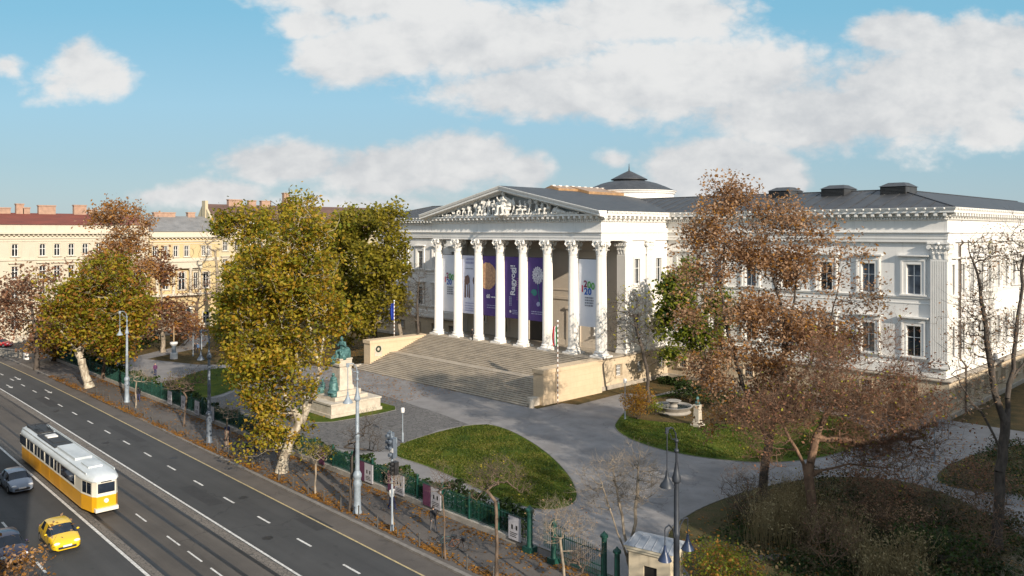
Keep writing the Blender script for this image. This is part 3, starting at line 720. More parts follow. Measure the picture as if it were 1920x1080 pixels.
# columns
def capital_mb(r, h, n=8, half=False):
    mb = MB(); mb.lathe([(r*.98, 0), (r*.9, .06), (r*.88, h*.3), (r*.95, h*.6), (r*1.25, h*.86)], 20)
    for row, (z0, z1, o1, cnt, ph) in enumerate(((.04, h*.42, .30, 8, 0), (.1, h*.7, .36, 8, .5))):
        for i in range(cnt):
            a = 2*math.pi*(i+ph)/cnt; u = Vector((math.cos(a), math.sin(a), 0)); t = Vector((-u.y, u.x, 0)); w = r*.36; rings = []
            for (f, o, ww) in ((0, .02, 1), (.45, .06, 1.1), (.78, .16, .95), (1., .30, .6), (.93, .40, .3), (.8, .38, .12)):
                c = u*(r*.9+o*o1/.30*1.05)+Vector((0, 0, z0+(z1-z0)*f)); rings.append([c-t*w*ww*.8, c+u*.04, c+t*w*ww*.8, c-u*.1])
            mb.loft(rings)
    for i in range(4):
        a = math.pi/4+i*math.pi/2; u = Vector((math.cos(a), math.sin(a), 0)); t = Vector((-u.y, u.x, 0))
        c = u*(r*1.5)+Vector((0, 0, h*.76))
        mb.tube([u*r*1.0+Vector((0, 0, h*.42)), u*r*1.25+Vector((0, 0, h*.68)), c], [.07, .1, .12], 6)
        mb.tube([c-t*.16, c+t*.16], [.23, .23], 9)
    for i in range(4):
        a = i*math.pi/2; u = Vector((math.cos(a), math.sin(a), 0)); t = Vector((-u.y, u.x, 0))
        for s in (-1, 1): c = u*(r*1.12)+t*s*.2+Vector((0, 0, h*.78)); mb.tube([c-u*.1, c+u*.14], [.13, .13], 7)
        mb.ball(u*(r*1.3)+Vector((0, 0, h*.93)), .15, 6, 5)
    pts = []
    for i in range(4):
        a = math.pi/4+i*math.pi/2; b = a+math.pi/4
        for da, q in ((-.05, 1.72), (.05, 1.72), (.38, 1.36), (math.pi/4, 1.26), (math.pi/2-.38, 1.36)): pts.append((r*q*math.cos(a+da), r*q*math.sin(a+da)))
    mb.prism(pts, h*.88, h)
    return mb
pc = MB(); prof = [(.80, 5.06), (.77, 5.14)]+[(.77-.0, 5.3)]+[(.77-.11*(t**1.6), 5.3+12.3*t) for t in (.25, .5, .75, .97)]+[(.665, 17.62), (.70, 17.66), (.70, 17.74)]
pc.lathe(prof, 48, (0, 0, 0), True, 1, .08)
col = mpart(pc, 'column', M['column'], None, False); col.location = (0, 0, 0)
cb = MB().box(-1.08, -1.08, FLOOR, 1.08, 1.08, 4.5); cb.lathe([(1.04, 4.5), (1.1, 4.58), (1.04, 4.7), (.9, 4.74), (.86, 4.82), (.93, 4.88), (.95, 4.95), (.9, 5.02), (.82, 5.07)], 28)
cbo = cb.build('column_base', M['column'], col); fixn(cbo)
cp = capital_mb(.69, 1.93); cpo = cp.build('capital', M['column'], col); fixn(cpo); cpo.location = (0, 0, 17.72)
for i in range(8):
    o = col if i == 0 else copy_tree(col, mus)
    if i: mset(o)
    o.location = (-16.905+4.83*i, 0, 0)
# pilasters (front anta, side and wing ends)
def pilaster(x, y, ux, nx, w, z0, dp=.34, both=None):
    ux = Vector(ux); nx = Vector(nx); mb = MB(); n = 7; st = w/(n*2+1)
    mb.obox((x-nx.x*dp*.5, y-nx.y*dp*.5), ux, nx, w/2, dp*.5-.06, z0+.75, 17.74)
    for i in range(n+1):
        c = Vector((x, y, 0))+ux*(-w/2+st*(2*i+.5))-nx*.09; mb.obox((c.x, c.y), ux, nx, st*.56, .09, z0+.9, 17.5)
    mb.obox((x-nx.x*.1, y-nx.y*.1), ux, nx, w/2, .1, 17.5, 17.75); mb.obox((x-nx.x*.1, y-nx.y*.1), ux, nx, w/2, .1, z0+.7, z0+.9)
    for (a, b, e_) in ((0, .22, .16), (.22, .42, .12), (.42, .6, .04), (.6, .75, .1)): mb.obox((x-nx.x*(dp-e_)*.5, y-nx.y*(dp-e_)*.5), ux, nx, w/2+e_, (dp+e_)*.5, z0+a, z0+b)
    o = mpart(mb, 'pilaster', M['column'])
    c = MB(); c.obox((x-nx.x*.17, y-nx.y*.17), ux, nx, w/2*.94, .17, 17.74, 19.4); c.obox((x-nx.x*.06, y-nx.y*.06), ux, nx, w/2+.3, .3, 19.44, 19.65)
    for row, (zz, cnt, hh, oo) in enumerate(((17.78, 3, .75, .2), (18.2, 4, .85, .26))):
        for i in range(cnt):
            p = Vector((x, y, zz))+ux*(-w/2+w*(i+.5)/cnt)
            rings = []
            for f, q, ww in ((0, .0, .2), (.5, .05, .22), (.85, oo*.7, .18), (1., oo, .1), (.88, oo+.07, .04)):
                k = p+nx*q+Vector((0, 0, hh*f)); rings.append([k-ux*ww, k+nx*.05, k+ux*ww, k-nx*.1])
            c.loft(rings)
    for s in (-1, 1):
        k = Vector((x, y, 19.1))+ux*(w/2+.12)*s+nx*.1; c.tube([k-nx*.16, k+nx*.16], .26, 9); k2 = Vector((x, y, 19.15))+ux*.22*s+nx*.1; c.tube([k2-nx*.1, k2+nx*.12], .16, 8)
    c.ball((x+nx.x*.25, y+nx.y*.25, 19.5), .16, 6, 5)
    mpart(c, 'capital', M['column'], o)
for s in (1, -1):
    pilaster(s*53.62, WY, (1, 0, 0), (0, -1, 0), 1.76, 5.5)
    pilaster(s*16.8, 4.39, (1, 0, 0), (0, -1, 0), 1.42, FLOOR, 1.0)
    pilaster(s*17.51, 10.0, (0, 1, 0), (s, 0, 0), 1.3, FLOOR, .26)
    ax = MB().box(min(s*16.1, s*17.52), 4.45, FLOOR, max(s*16.1, s*17.52), 5.95, 19.64); mpart(ax, 'anta', M['wall'])
for y in (15.15, 32, 46.5): pilaster(54.5, y, (0, 1, 0), (1, 0, 0), 1.5, 5.5)
dp = MB(); dp.tube([(55.0, 19.3, 22.7), (54.35, 19.3, 21.9), (54.35, 19.3, 20.0), (54.7, 19.3, 19.6), (54.35, 19.3, 19.2), (54.35, 19.3, 6.2), (54.95, 19.3, 5.4), (54.95, 19.3, .1)], .12, 8)
mpart(dp, 'downpipe', M['pipe'])
dp = MB(); dp.tube([(21.6, 13.6, 22.9), (22.3, 14.2, 21.8), (22.3, 14.2, 20.9)], .1, 8); dp.tube([(22.3, 14.1, 20.9), (22.3, 14.5, 19.4), (22.3, 14.5, 6)], .1, 8); mpart(dp, 'downpipe', M['pipe'])
# stairs
st = MB(); tr_ = .418; rise = FLOOR/28
for i in range(14):
    x0, x1 = (-19.2, 17.4) if i < 4 else (-17.8, 16.7)
    st.box(x0, -14.6+tr_*i, 0, x1, -14.6+tr_*(i+1), rise*(i+1))
    st.box(x0-.0, -14.6+tr_*i-.035, rise*(i+1)-.05, x1, -14.6+tr_*i, rise*(i+1)-.001)
st.box(-17.8, -14.6+tr_*14, 0, 16.7, -7.45, rise*14-.002)
for i in range(14):
    st.box(-17.8, -7.45+tr_*i, 0, 16.7, -7.45+tr_*(i+1), rise*(15+i)-(.004 if i == 13 else 0))
    st.box(-17.8, -7.45+tr_*i-.035, rise*(15+i)-.05, 16.7, -7.45+tr_*i, rise*(15+i)-.006)
stair = mpart(st, 'staircase', M['step'])
for s, x0, x1 in ((1, 16.7, 18.36), (-1, -19.45, -17.8)):
    ck = MB().box(x0, -12.72, 0, x1, -1.62, 3.78); c = mpart(ck, 'cheek_wall', M['cheek'], stair)
    cc = MB().box(x0-.12, -12.86, 3.78, x1+.12, -1.62, 4.26); cc.box(x0-.06, -12.8, 3.6, x1+.06, -1.62, 3.78) if False else None
    mpart(cc, 'coping', M['ledge'], c) if False else mpart(cc, 'cheek_coping', M['cheek'], stair)
for (x0, x1, y0, y1, h) in ((16.75, 17.75, -13.9, -12.73, .95), (-20.0, -19.25, -14.2, -12.9, .55)):
    b = MB().box(x0, y0, 0, x1, y1, h); mpart(b, 'stair_block', M['limestone'], stair)
for (x, y) in ((18.1, -14.5), (-20.6, -14.7)):
    b = MB().lathe([(.34, 0), (.32, .5), (.3, .85), (.2, .98), (.02, 1.02)], 14, (x, y, 0)); tag(b.build('stone_bollard', M['limestone'], None, True, 40), 'stubby round stone bollard at the '+('right' if x > 0 else 'left')+' foot of the museum stairs', 'bollard', 'stone bollards beside the stairs')
pl = MB().box(-17.79, -11.9, 1.75, -17.74, -10.6, 3.3); plq = mpart(pl, 'plaque', M['limestone'], stair)
w = MB(); w.tube([(-17.72, -11.25+.38*math.cos(2*math.pi*k/14), 2.85+.38*math.sin(2*math.pi*k/14)) for k in range(15)], .14, 6); mpart(w, 'wreath', M['bronze'], plq) if False else tag(w.build('wreath', plain('wreath_leaves', (.02, .05, .025), (.01, .02, .012), 8)), 'dark green wreath hanging on the stair cheek wall by a white plaque', 'wreath')
# ------------------------------------------------------------------ banners between the columns
def text(s, size, loc, m, parent, name='lettering', rot=0., align='CENTER', ext=.004, bold=0., spacing=1.):
    cu = bpy.data.curves.new(name, 'FONT'); cu.body = s; cu.size = size; cu.align_x = align; cu.align_y = 'CENTER'; cu.extrude = ext; cu.offset = bold; cu.space_character = spacing
    o = bpy.data.objects.new(name, cu); C.objects.link(o)
    me = bpy.data.meshes.new_from_object(o); bpy.data.objects.remove(o)
    me.materials.clear(); me.materials.append(m)
    o = link(name, me, parent); o.location = loc; o.rotation_euler = (R(90), 0, 0); 
    if rot: o.rotation_euler = (Matrix.Rotation(R(90), 3, 'X') @ Matrix.Rotation(rot, 3, 'Z')).to_euler()
    return o
def ink(name, c): return plain(name, c, None, 3, .75)
I_ = {'red': ink('print_red', (.62, .03, .07)), 'crim': ink('print_crimson', (.25, .02, .08)), 'green': ink('print_green', (.1, .38, .08)), 'blue': ink('print_blue', (.02, .12, .5)),
      'grey': ink('print_grey', (.22, .23, .28)), 'white': ink('print_white', (.82, .8, .84)), 'lil': ink('print_lilac', (.3, .1, .3)), 'pale': ink('print_pale', (.35, .36, .55)), 'tan': plain('print_tan', (.6, .36, .2), (.3, .16, .1), 3.2, .8, detail=8),
      'brown': plain('print_brown', (.2, .11, .09), (.1, .06, .06), 2, .8), 'leaf': ink('print_leaf', (.03, .22, .2))}
cloth_w = plain('white_banner_cloth', (.74, .75, .8), (.66, .68, .74), .5, .8); cloth_p = plain('purple_banner_cloth', (.075, .035, .20), (.055, .025, .16), .6, .75); cloth_l = plain('pale_banner_cloth', (.66, .67, .78), (.56, .57, .7), .5, .8)
def banner(i, m, label):
    x = -16.905+4.83*(i+.5); w = 1.72; mb = MB(); n = 12; rows = 10; zt, zb = 17.15, 8.05
    vs = []; fs = []
    for side in (0, .03):
        for r in range(rows+1):
            for c in range(n+1):
                u = -w+2*w*c/n; z = zb+(zt-zb)*r/rows
                vs.append((u, .03*math.sin(c*.9+i+r*.3)*(1-r/rows)+side, z))
    k = (n+1)*(rows+1)
    for r in range(rows):
        for c in range(n):
            a = r*(n+1)+c; fs.append((a, a+1, a+n+2, a+n+1)); b = a+k; fs.append((b+n+1, b+n+2, b+1, b))
    mb.add(vs, fs); o = mb.build('hanging_banner', m, None, True); o.location = (x, .25, 0); o['label'] = label; o['category'] = 'banner'
    rod = MB().tube([(-w-.1, .0, zt+.03), (w+.1, .0, zt+.03)], .05, 6); rod.build('hanging_rod', M['dark'], o)
    o['group'] = 'banners hung between the portico columns'; return o
def disc(name, m, o, cx, cz, r, n=40, wob=.03, seed=0, y=-.05, sq=1.):
    rg = random.Random(seed); pts = []
    for k in range(n):
        a = 2*math.pi*k/n; q = r*(1+rg.uniform(-wob, wob)); pts.append((cx+q*math.cos(a), y, cz+q*sq*math.sin(a)))
    return MB().poly(pts).build(name, m, o)
def lines(o, m, x0, x1, zs, h=.09, name='lettering', y=-.045, seed=1):
    mb = MB(); rg = random.Random(seed)
    for z in zs:
        x = x0
        while x < x1-.1:
            w = rg.uniform(.12, .4); w = min(w, x1-x); mb.poly([(x, y, z), (x+w, y, z), (x+w, y, z+h), (x, y, z+h)]); x += w+.07
    return mb.build(name, m, o)
LAB = {0: 'white banner with colourful 1200 20 numerals, between the two leftmost columns', 1: 'pale banner with a brown statue photograph and faint lettering',
       2: 'purple banner with a big tan coin-like disc', 3: 'purple banner with the white word Ragyogj! written upwards', 4: 'purple banner with a white dahlia flower on a stem', 6: 'white banner with colourful 1200 20 numerals, near the rightmost column'}
for i in (0, 6):
    o = banner(i, cloth_w, LAB[i])
    for s, c, x, z in (('1', 'red', -1.05, 13.1), ('2', 'crim', -.5, 13.75), ('0', 'green', .15, 13.65), ('0', 'green', .8, 13.5), ('2', 'blue', -.42, 12.75), ('0', 'blue', .24, 12.75)):
        text(s, 1.25, (x, -.05, z), I_[c], o, 'printed_numeral', bold=.035)
    lines(o, I_['grey'], -.6, .9, (11.85, 11.5, 11.15, 10.8), .2, seed=i+2)
o = banner(1, cloth_l, LAB[1])
lines(o, I_['pale'], -.9, 1.0, (16.4, 15.85), .33, 'faint_lettering'); lines(o, I_['grey'], -.9, .9, (15.0,), .12)
disc('printed_statue', I_['brown'], o, -.55, 13.3, .62, 18, .12, 3, sq=1.25); disc('printed_statue', I_['brown'], o, 1.2, 13.2, .4, 16, .1, 4, sq=1.6)
pp = MB()
for (x0, x1, z0, z1) in ((-1.2, -.8, 9.9+.6, 13), (-.55, -.3, 10.6, 12.8), (-.15, .1, 10.5, 12.6), (1.0, 1.25, 10.7, 12.6)): pp.poly([(x0, -.047, z0), (x1, -.047, z0), (x1-.05, -.047, z1), (x0+.05, -.047, z1)])
pp.build('printed_drapery', I_['brown'], o); lines(o, I_['pale'], -1.1, 1.1, (9.6, 9.2, 8.8, 8.45), .16)
o = banner(2, cloth_p, LAB[2]); disc('printed_disc', I_['tan'], o, -.7, 14.1, 2.05, 60, .02, 7)
fr = o.children[-1]
for v in fr.data.vertices: v.co.x = max(-1.71, min(1.71, v.co.x))
text('60', .8, (-.5, -.05, 11.0), I_['white'], o, bold=.02); lines(o, I_['white'], .1, 1.2, (10.85,), .18); lines(o, I_['pale'], -.8, 1.2, (9.6, 9.25), .12)
o = banner(3, cloth_p, LAB[3]); text('Ragyogj!', 1.35, (.05, -.05, 13.7), I_['white'], o, rot=R(90), bold=.03, spacing=1.0)
lines(o, I_['lil'], .75, .8, (), .1); pk = MB()
rg = random.Random(8)
for k in range(12): z = 10.8+k*.28; pk.poly([(.8, -.047, z), (1.25, -.047, z), (1.25, -.047, z+.13), (.8, -.047, z+.13)])
pk.build('pink_lettering', I_['lil'], o)
for x in (-.75, -.45): 
    b = MB()
    for k in range(6): z = 9.9+k*.24; b.poly([(x, -.047, z), (x+.2, -.047, z), (x+.2, -.047, z+.16), (x, -.047, z+.16)])
    b.build('lettering', I_['pale'], o)
disc('printed_emblem', I_['white'], o, -.5, 9.05, .2, 12, .05); lines(o, I_['pale'], -.1, 1.0, (9.2, 8.95, 8.7), .12)
o = banner(4, cloth_p, LAB[4])
pt_ = MB(); rg = random.Random(3)
for ring, (rr, cnt) in enumerate(((1.15, 16), (.9, 14), (.62, 11), (.32, 7))):
    for k in range(cnt):
        a = 2*math.pi*(k+.5*(ring % 2))/cnt; c = (.25+rr*.8*math.cos(a), 14.6+rr*.95*math.sin(a)); t = (-math.sin(a), math.cos(a)); q = .2
        y = -.046-.006*ring-.0008*k
        pt_.poly([(c[0]-math.cos(a)*.2, y, c[1]-math.sin(a)*.2), (c[0]+t[0]*q, y, c[1]+t[1]*q), (c[0]+math.cos(a)*.24, y, c[1]+math.sin(a)*.24), (c[0]-t[0]*q, y, c[1]-t[1]*q)])
pt_.build('printed_flower', plain('print_petals', (.8, .78, .82), (.3, .28, .36), 4.2, .8), o)
sm_ = MB(); pts = [(.3, 13.4), (.35, 12.6), (.55, 11.4), (.8, 10.2)]
for a, b in zip(pts, pts[1:]): sm_.poly([(a[0]-.05, -.046, a[1]), (a[0]+.05, -.046, a[1]), (b[0]+.05, -.046, b[1]), (b[0]-.05, -.046, b[1])])
sm_.build('printed_stem', I_['leaf'], o); disc('printed_leaf', I_['leaf'], o, -.45, 12.1, .55, 10, .2, 5, sq=.8); disc('printed_bud', I_['pale'], o, .35, 10.5, .35, 10, .15, 6); lines(o, I_['pale'], -1.0, 1.2, (9.3, 9.0), .13)

# ------------------------------------------------------------------ flagpoles with striped poles
def flag(base, h, cols, label, zt, zb, stripes):
    root = empty('flagpole', base, label, 'flagpole'); p = MB(); q = MB(); n = int(h/.3)
    for i in range(n): (p if i % 2 else q).lathe([(.075, i*.3), (.075, i*.3+.3)], 8)
    p.build('pole', M['white'], root); q.build('pole_stripes', M['chimney'], root)
    MB().ball((0, 0, h), .14, 8, 6).build('finial', M['white'], root)
    dx = Vector((-.75, -.66, 0))
    for k, c in enumerate(cols):
        mb = MB(); rings = []
        for j in range(7):
            t = j/6; z = zt-(zt-zb)*t; a = .1+.42*k/len(cols)*(1+.4*math.sin(t*3)); b = .1+.42*(k+1)/len(cols)*(1+.4*math.sin(t*3))
            w = .06*math.sin(k*2+t*4)
            rings.append([(dx.x*a-.6*w, dx.y*a+.7*w, z), (dx.x*b, dx.y*b, z-.05), (dx.x*b+.02, dx.y*b+.03, z-.05), (dx.x*a-.6*w+.02, dx.y*a+.7*w+.03, z)])
        mb.loft(rings); fixn(mb.build('flag', c, root, True))
    return root
M['redpaint'] = plain('red_paint', (.5, .04, .035), (.36, .03, .03), 5, .5); M['greenpaint'] = plain('green_paint', (.05, .25, .08), None, 4, .5)
flag((18.75, -10.6, 0), 10.0, [ink('flag_green', (.05, .25, .1)), ink('flag_white', (.75, .74, .72)), ink('flag_red', (.55, .03, .04))], 'striped flagpole with a limp red white and green flag beside the stairs', 9.4, 7.0, 'dark')
flag((-20.2, -6.5, 0), 9.8, [ink('eu_blue', (.02, .06, .45)), ink('eu_blue_dark', (.015, .05, .38))], 'striped flagpole with a limp blue flag left of the stairs', 9.4, 6.7, 'dark')

# ------------------------------------------------------------------ monument to the poet
mo = empty('monument', (3.2, -31.0, 0), 'bronze seated poet on a pale stone pedestal with stepped base', 'monument')
b = MB(); b.box(-3.4, -3.3, 0, 3.0, 3.3, 1.35); b.box(-3.55, -3.45, 0, 3.15, 3.45, .35); b.box(-3.5, -3.4, 1.35, 3.1, 3.4, 1.55); b.build('base', M['limestone'], mo)
b = MB(); b.box(-2.3, -2.2, 1.55, 2.0, 2.2, 1.95); b.box(-1.7, -1.6, 1.95, 1.5, 1.6, 2.5); b.build('plinth', M['limestone'], mo)
b = MB(); b.loft([[(-.86*k, -.86*k, z), (.86*k, -.86*k, z), (.86*k, .86*k, z), (-.86*k, .86*k, z)] for z, k in ((2.5, 1.15), (2.9, 1.12), (3.0, 1.0), (5.1, .92), (5.2, 1.1), (5.45, 1.15), (5.5, .95), (5.9, .95), (6.0, 1.02), (6.1, 1.02))]); b.build('pedestal', M['limestone'], mo)
b = MB(); body(b, seat_joints((.0, .1, 6.0), .35, -1, 1.85, .3), 2.2); b.box(-.5, -.1, 6.1, .7, .75, 6.9); limb(b, (.0, .4, 6.9), (-.5, -1.0, 5.7), .55, .45); limb(b, (.3, .5, 7.0), (.55, -.3, 6.15), .45, .5)
fuse(b.build('seated_figure', M['bronze'], mo, True), .06, 2)
b = MB(); body(b, stand_joints((.6, -1.5, 1.95), .5, -1, .1, .2, 1.45), 2.0); limb(b, (.6, -1.5, 3.4), (.65, -1.6, 2.0), .48, .68); b.lathe([(.6, 0), (.62, .1), (.05, .25)], 12, (1.1, -2.0, 2.4)); limb(b, (1.0, -1.8, 2.0), (1.5, -2.0, 2.2), .4, .35)
fuse(b.build('allegorical_figure', M['bronze'], mo, True), .06, 2)
b = MB(); body(b, seat_joints((-1.6, -1.5, 1.95), -.2, -1, 1.2, .1), 1.5); limb(b, (-1.6, -1.5, 2.4), (-1.9, -2.1, 2.0), .45, .4)
fuse(b.build('allegorical_figure', M['bronze'], mo, True), .06, 2)

# ------------------------------------------------------------------ bust, basin, urn pillar, cabinet
bu = empty('bust_monument', tuple(ground_at(1308, 799)), 'white bust pillar on the lawn beside the round basin', 'bust')
b = MB(); b.box(-.55, -.55, 0, .55, .55, .25); b.box(-.42, -.42, .25, .42, .42, .5); b.loft([[(-.32*k, -.32*k, z), (.32*k, -.32*k, z), (.32*k, .32*k, z), (-.32*k, .32*k, z)] for z, k in ((.5, 1.05), (2.1, .92), (2.15, 1.2), (2.3, 1.2))]); b.build('pillar', M['limestone'], bu)
b = MB(); b.ball((0, 0, 2.95), (.17, .2, .24), 10, 8); limb(b, (0, 0, 2.3), (0, 0, 2.6), .2, .2); limb(b, (-.2, 0, 2.5), (.2, 0, 2.5), .17, .17); limb(b, (0, 0, 2.6), (0, 0, 2.85), .12, .1); b.ball((0, -.2, 2.93), .05, 6, 4); fuse(b.build('bust', M['bronze'], bu, True), .035, 2)
fo = empty('stone_basin', (31.3, -4.6, 0), 'round white stone basin with dark water near the podium', 'basin')
MB().lathe([(1.9, 0), (2.0, .15), (1.75, .35), (2.1, .75), (2.2, .85), (2.0, .86), (1.85, .7), (.1, .62)], 32, (0, 0, 0)).build('bowl', M['concrete'], fo, True, 40)
MB().lathe([(1.84, .71), (.02, .715)], 32, (0, 0, 0), False).build('water', glassmat('basin_water', (.05, .06, .07), .05), fo)
b = MB().lathe([(.5, .7), (.4, 1.0), (.62, 1.25), (.9, 1.4), (.85, 1.42), (.1, 1.35)], 20); b.build('upper_bowl', M['concrete'], fo, True, 40)
ur = empty('lantern_pillar', tuple(ground_at(326, 673)), 'white urn pillar with a thin tan pole on the far lawn', 'pillar')
MB().lathe([(.6, 0), (.6, .9), (.5, 1.0), (.55, 1.05)], 14).build('pedestal', M['white'], ur, True, 40); MB().lathe([(.35, 1.05), (.32, 2.0), (.4, 2.2)], 12).build('shaft', M['lampgrey'], ur, True, 40)
MB().lathe([(.4, 2.2), (.62, 2.5), (.6, 2.75), (.3, 2.8)], 14).build('cap', M['white'], ur, True, 40); MB().lathe([(.07, 2.8), (.05, 5.4)], 6).build('pole', plain('tan_pole', (.5, .36, .2), None, 3), ur)
cbx = MB().box(-.5, -.3, 0, .5, .3, .95); cbx.box(-.54, -.34, .95, .54, .34, 1.02); cbx.box(-.48, -.31, .1, -.02, -.3, .9); cbx.box(.02, -.31, .1, .48, -.3, .9)
o = cbx.build('utility_cabinet', M['white']); o.location = ground_at(49, 674); tag(o, 'low white utility cabinet on the far pavement under dark trees', 'cabinet')
lw = MB().box(-4, -.2, 0, 4, .2, 1.1); lw.box(-4.1, -.28, 1.1, 4.1, .28, 1.25); o = lw.build('low_wall', M['concrete']); o.location = ground_at(10, 668); o.rotation_euler.z = R(20); tag(o, 'low grey garden wall at the far end of the pavement', 'wall')

M['lamp_in_shade'] = plain('shade_darkened_lamp_paint', (.035, .042, .055), (.022, .026, .034), 2.5, .5, .1); M['lampmid'] = plain('signal_grey_and_shaded_lamp', (.13, .16, .2), (.09, .11, .14), 2.5, .5, .1)  # shade put into the lamp paint; the mid tone is also signal-head grey
# ------------------------------------------------------------------ lamps
def street_lamp(loc, label, low=False, h=11.4, mt='lampgrey'):
    r = empty('street_lamp', loc, label, 'street lamp', 0, 'tall hooked street lamps along the kerb'); m = M[mt]
    MB().lathe([(.34, 0), (.35, .12), (.28, .22), (.26, 1.0), (.25, 1.9), (.28, 2.0), (.31, 2.1), (.31, 2.3), (.26, 2.45), (.27, 2.6), (.32, 2.7), (.32, 2.9), (.24, 3.05), (.18, 3.15)], 18).build('base', m, r, True, 40)
    MB().lathe([(.165, 3.1), (.15, 5.6), (.17, 5.65), (.17, 5.8), (.14, 5.85), (.125, 8.4)], 16).build('shaft', m, r, True, 40)
    MB().lathe([(.14, 8.3), (.22, 8.38), (.23, 8.55), (.16, 8.75), (.1, 9.1), (.08, 9.3)], 16).build('collar', m, r, True, 40)
    a = MB(); a.lathe([(.06, 9.2), (.05, 10.4)], 8); a.tube([(0, 0, 10.4), (0, -.08, 10.8), (0, -.3, 11.05), (0, -.5, 11.15), (0, -.75, 11.1), (0, -.95, 10.98)], .04, 8); a.ball((0, 0, 9.9), .13, 8, 5); a.ball((0, 0, 10.4), .11, 8, 5)
    a.tube([(0, -.05, 10.5), (0, -.4, 10.55), (0, -.55, 10.85)], .025, 5); a.box(-.02, -.95, 10.9, .02, -.7, 11.2); a.build('arm', m, r, True, 40)
    MB().lathe([(.03, 8.9), (.03, 11.0)], 6, (0, -.82, 0)).build('drop_rod', m, r)
    MB().lathe([(.06, 9.1), (.08, 8.85), (.12, 8.7), (.24, 8.5), (.35, 8.36), (.37, 8.28), (.25, 8.27)], 18, (0, -.82, 0)).build('lamp_shade', m, r, True, 40)
    if low:
        for s in (-1, 1):
            a = MB(); a.tube([(0, s*.14, 5.6), (0, s*.35, 6.1), (0, s*.65, 6.35), (0, s*.95, 6.3), (0, s*1.02, 6.15)], .04, 7); a.lathe([(.025, 5.2), (.025, 6.3)], 6, (0, s*1.0, 0)); a.build('low_arm', m, r, True, 40)
            MB().lathe([(.06, 5.45), (.09, 5.2), (.15, 5.05), (.28, 4.82), (.34, 4.7), (.2, 4.68)], 16, (0, s*1.0, 0)).build('lamp_shade', M['lampblue'], r, True, 40)
    return r
street_lamp(tuple(ground_at(238, 754)), 'pale grey street lamp farthest along the kerb, against golden plane trees')
street_lamp(tuple(ground_at(392, 830)), 'blue-grey street lamp coloured darker for shade, left of the big golden tree', mt='lampmid')
street_lamp(tuple(ground_at(670, 962)), 'pale street lamp standing in front of the poet monument')
street_lamp((60.95, -48.3, 0), 'street lamp coloured dark for shade, with two low blue shades, beside the gate lodge', True, mt='lamp_in_shade')
def garden_lamp(p, h, label, head=True):
    r = empty('garden_lamp', p, label, 'lamp', 0, 'slim garden lamps'); MB().lathe([(.11, 0), (.09, .9), (.05, 1.0), (.045, h-.5)], 8).build('pole', M['lampgrey'], r, True, 40)
    MB().lathe([(.06, h-.5), (.18, h-.45), (.2, h-.1), (.16, h)], 10).build('lamp_shade', M['white'] if head else M['dark'], r, True, 40)
garden_lamp(tuple(ground_at(755, 829)), 3.4, 'slim grey garden lamp on the cobbled court by the oval lawn')
garden_lamp(tuple(ground_at(1172, 786)), 4.5, 'slim grey garden lamp beside the orange bush')
garden_lamp(tuple(ground_at(362, 668)), 4.0, 'slim dark garden lamp on the far left lawn', False)
garden_lamp(tuple(ground_at(378, 655)), 3.6, 'slim garden lamp by the two people on the pale path', False)
garden_lamp(tuple(ground_at(1752, 864)), 3.6, 'slim dark garden lamp by the right wing', False)
garden_lamp(tuple(ground_at(692, 655)), 3.8, 'slim garden lamp on the leaf-strewn soil left of the stairs', False)
# traffic signal mast
r = empty('traffic_signal', tuple(ground_at(735, 996)), 'tall traffic signal mast with grey boxes on the pavement', 'traffic signal')
MB().lathe([(.14, 0), (.12, .4), (.075, .5), (.07, 6.6)], 8).build('mast', M['lampgrey'], r, True, 40)
for (x, y, z, hh) in ((.3, -.1, 5.2, 1.35), (-.28, .1, 5.6, 1.2), (.3, .05, 4.0, .9)):
    b = MB(); b.box(x-.2, y-.17, z, x+.2, y+.17, z+hh); 
    for k in range(3): b.tube([(x-.05, y-.17, z+hh*(k+.5)/3), (x-.05, y-.36, z+hh*(k+.5)/3)], .13, 8)
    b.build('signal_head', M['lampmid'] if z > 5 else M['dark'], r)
b = MB(); b.box(-.35, -.02, 6.35, -.05, .02, 6.95); b.box(.1, -.02, 6.2, .55, .03, 6.6); b.build('backing_plate', M['lampgrey'], r)
b = MB(); b.box(.2, -.3, 5.6, .5, -.26, 5.9); b.build('small_sign', M['white'], r)
# bollards
bp = MB().lathe([(.055, 0), (.05, .82), (.07, .84), (.07, .9), (.02, .95)], 8).build('kerb_bollard', M['bollard'], None, True, 40)
tag(bp, 'thin dark bollard in the row along the kerb', 'bollard', 'thin bollards along the kerb')
first = True
for i in range(34):
    x = -26+i*2.42
    if any(abs(x-q) < .8 for q in (-19.4, 6.2, 33.5, 20.3)): continue
    o = bp if first else bp.copy()
    if not first: C.objects.link(o)
    first = False; o.location = (x, -49.35-.012*(x-20)+bend(x)+.05, 0)

# ------------------------------------------------------------------ iron fence, gate, posters, lodge
fe = empty('iron_fence', (0, -44.5, 0), 'long green iron railing on a low stone plinth along the pavement', 'fence')
FX0, FX1 = -66, 47
MB().box(FX0, -.22, 0, FX1, .22, .38).build('stone_plinth', M['concrete'], fe)
b = MB(); x = FX0+.1
while x < FX1: b.box(x-.012, -.012, .38, x+.012, .012, 1.95); x += .145
for z in (.55, 1.75): b.box(FX0, -.02, z, FX1, .02, z+.05)
b.build('railing', M['iron'], fe)
p = MB(); p.box(-.07, -.07, .38, .07, .07, 2.15); p.ball((0, 0, 2.2), .1, 6, 5); pp_ = p.build('post', M['iron'], fe)
for i in range(1, 39):
    o = pp_.copy(); C.objects.link(o); o.location.x = FX1-3*i
pp_.location.x = FX1
gt = empty('entrance_gate', (47.4, -44.9, 0), 'green iron garden gate with stout ribbed posts', 'gate')
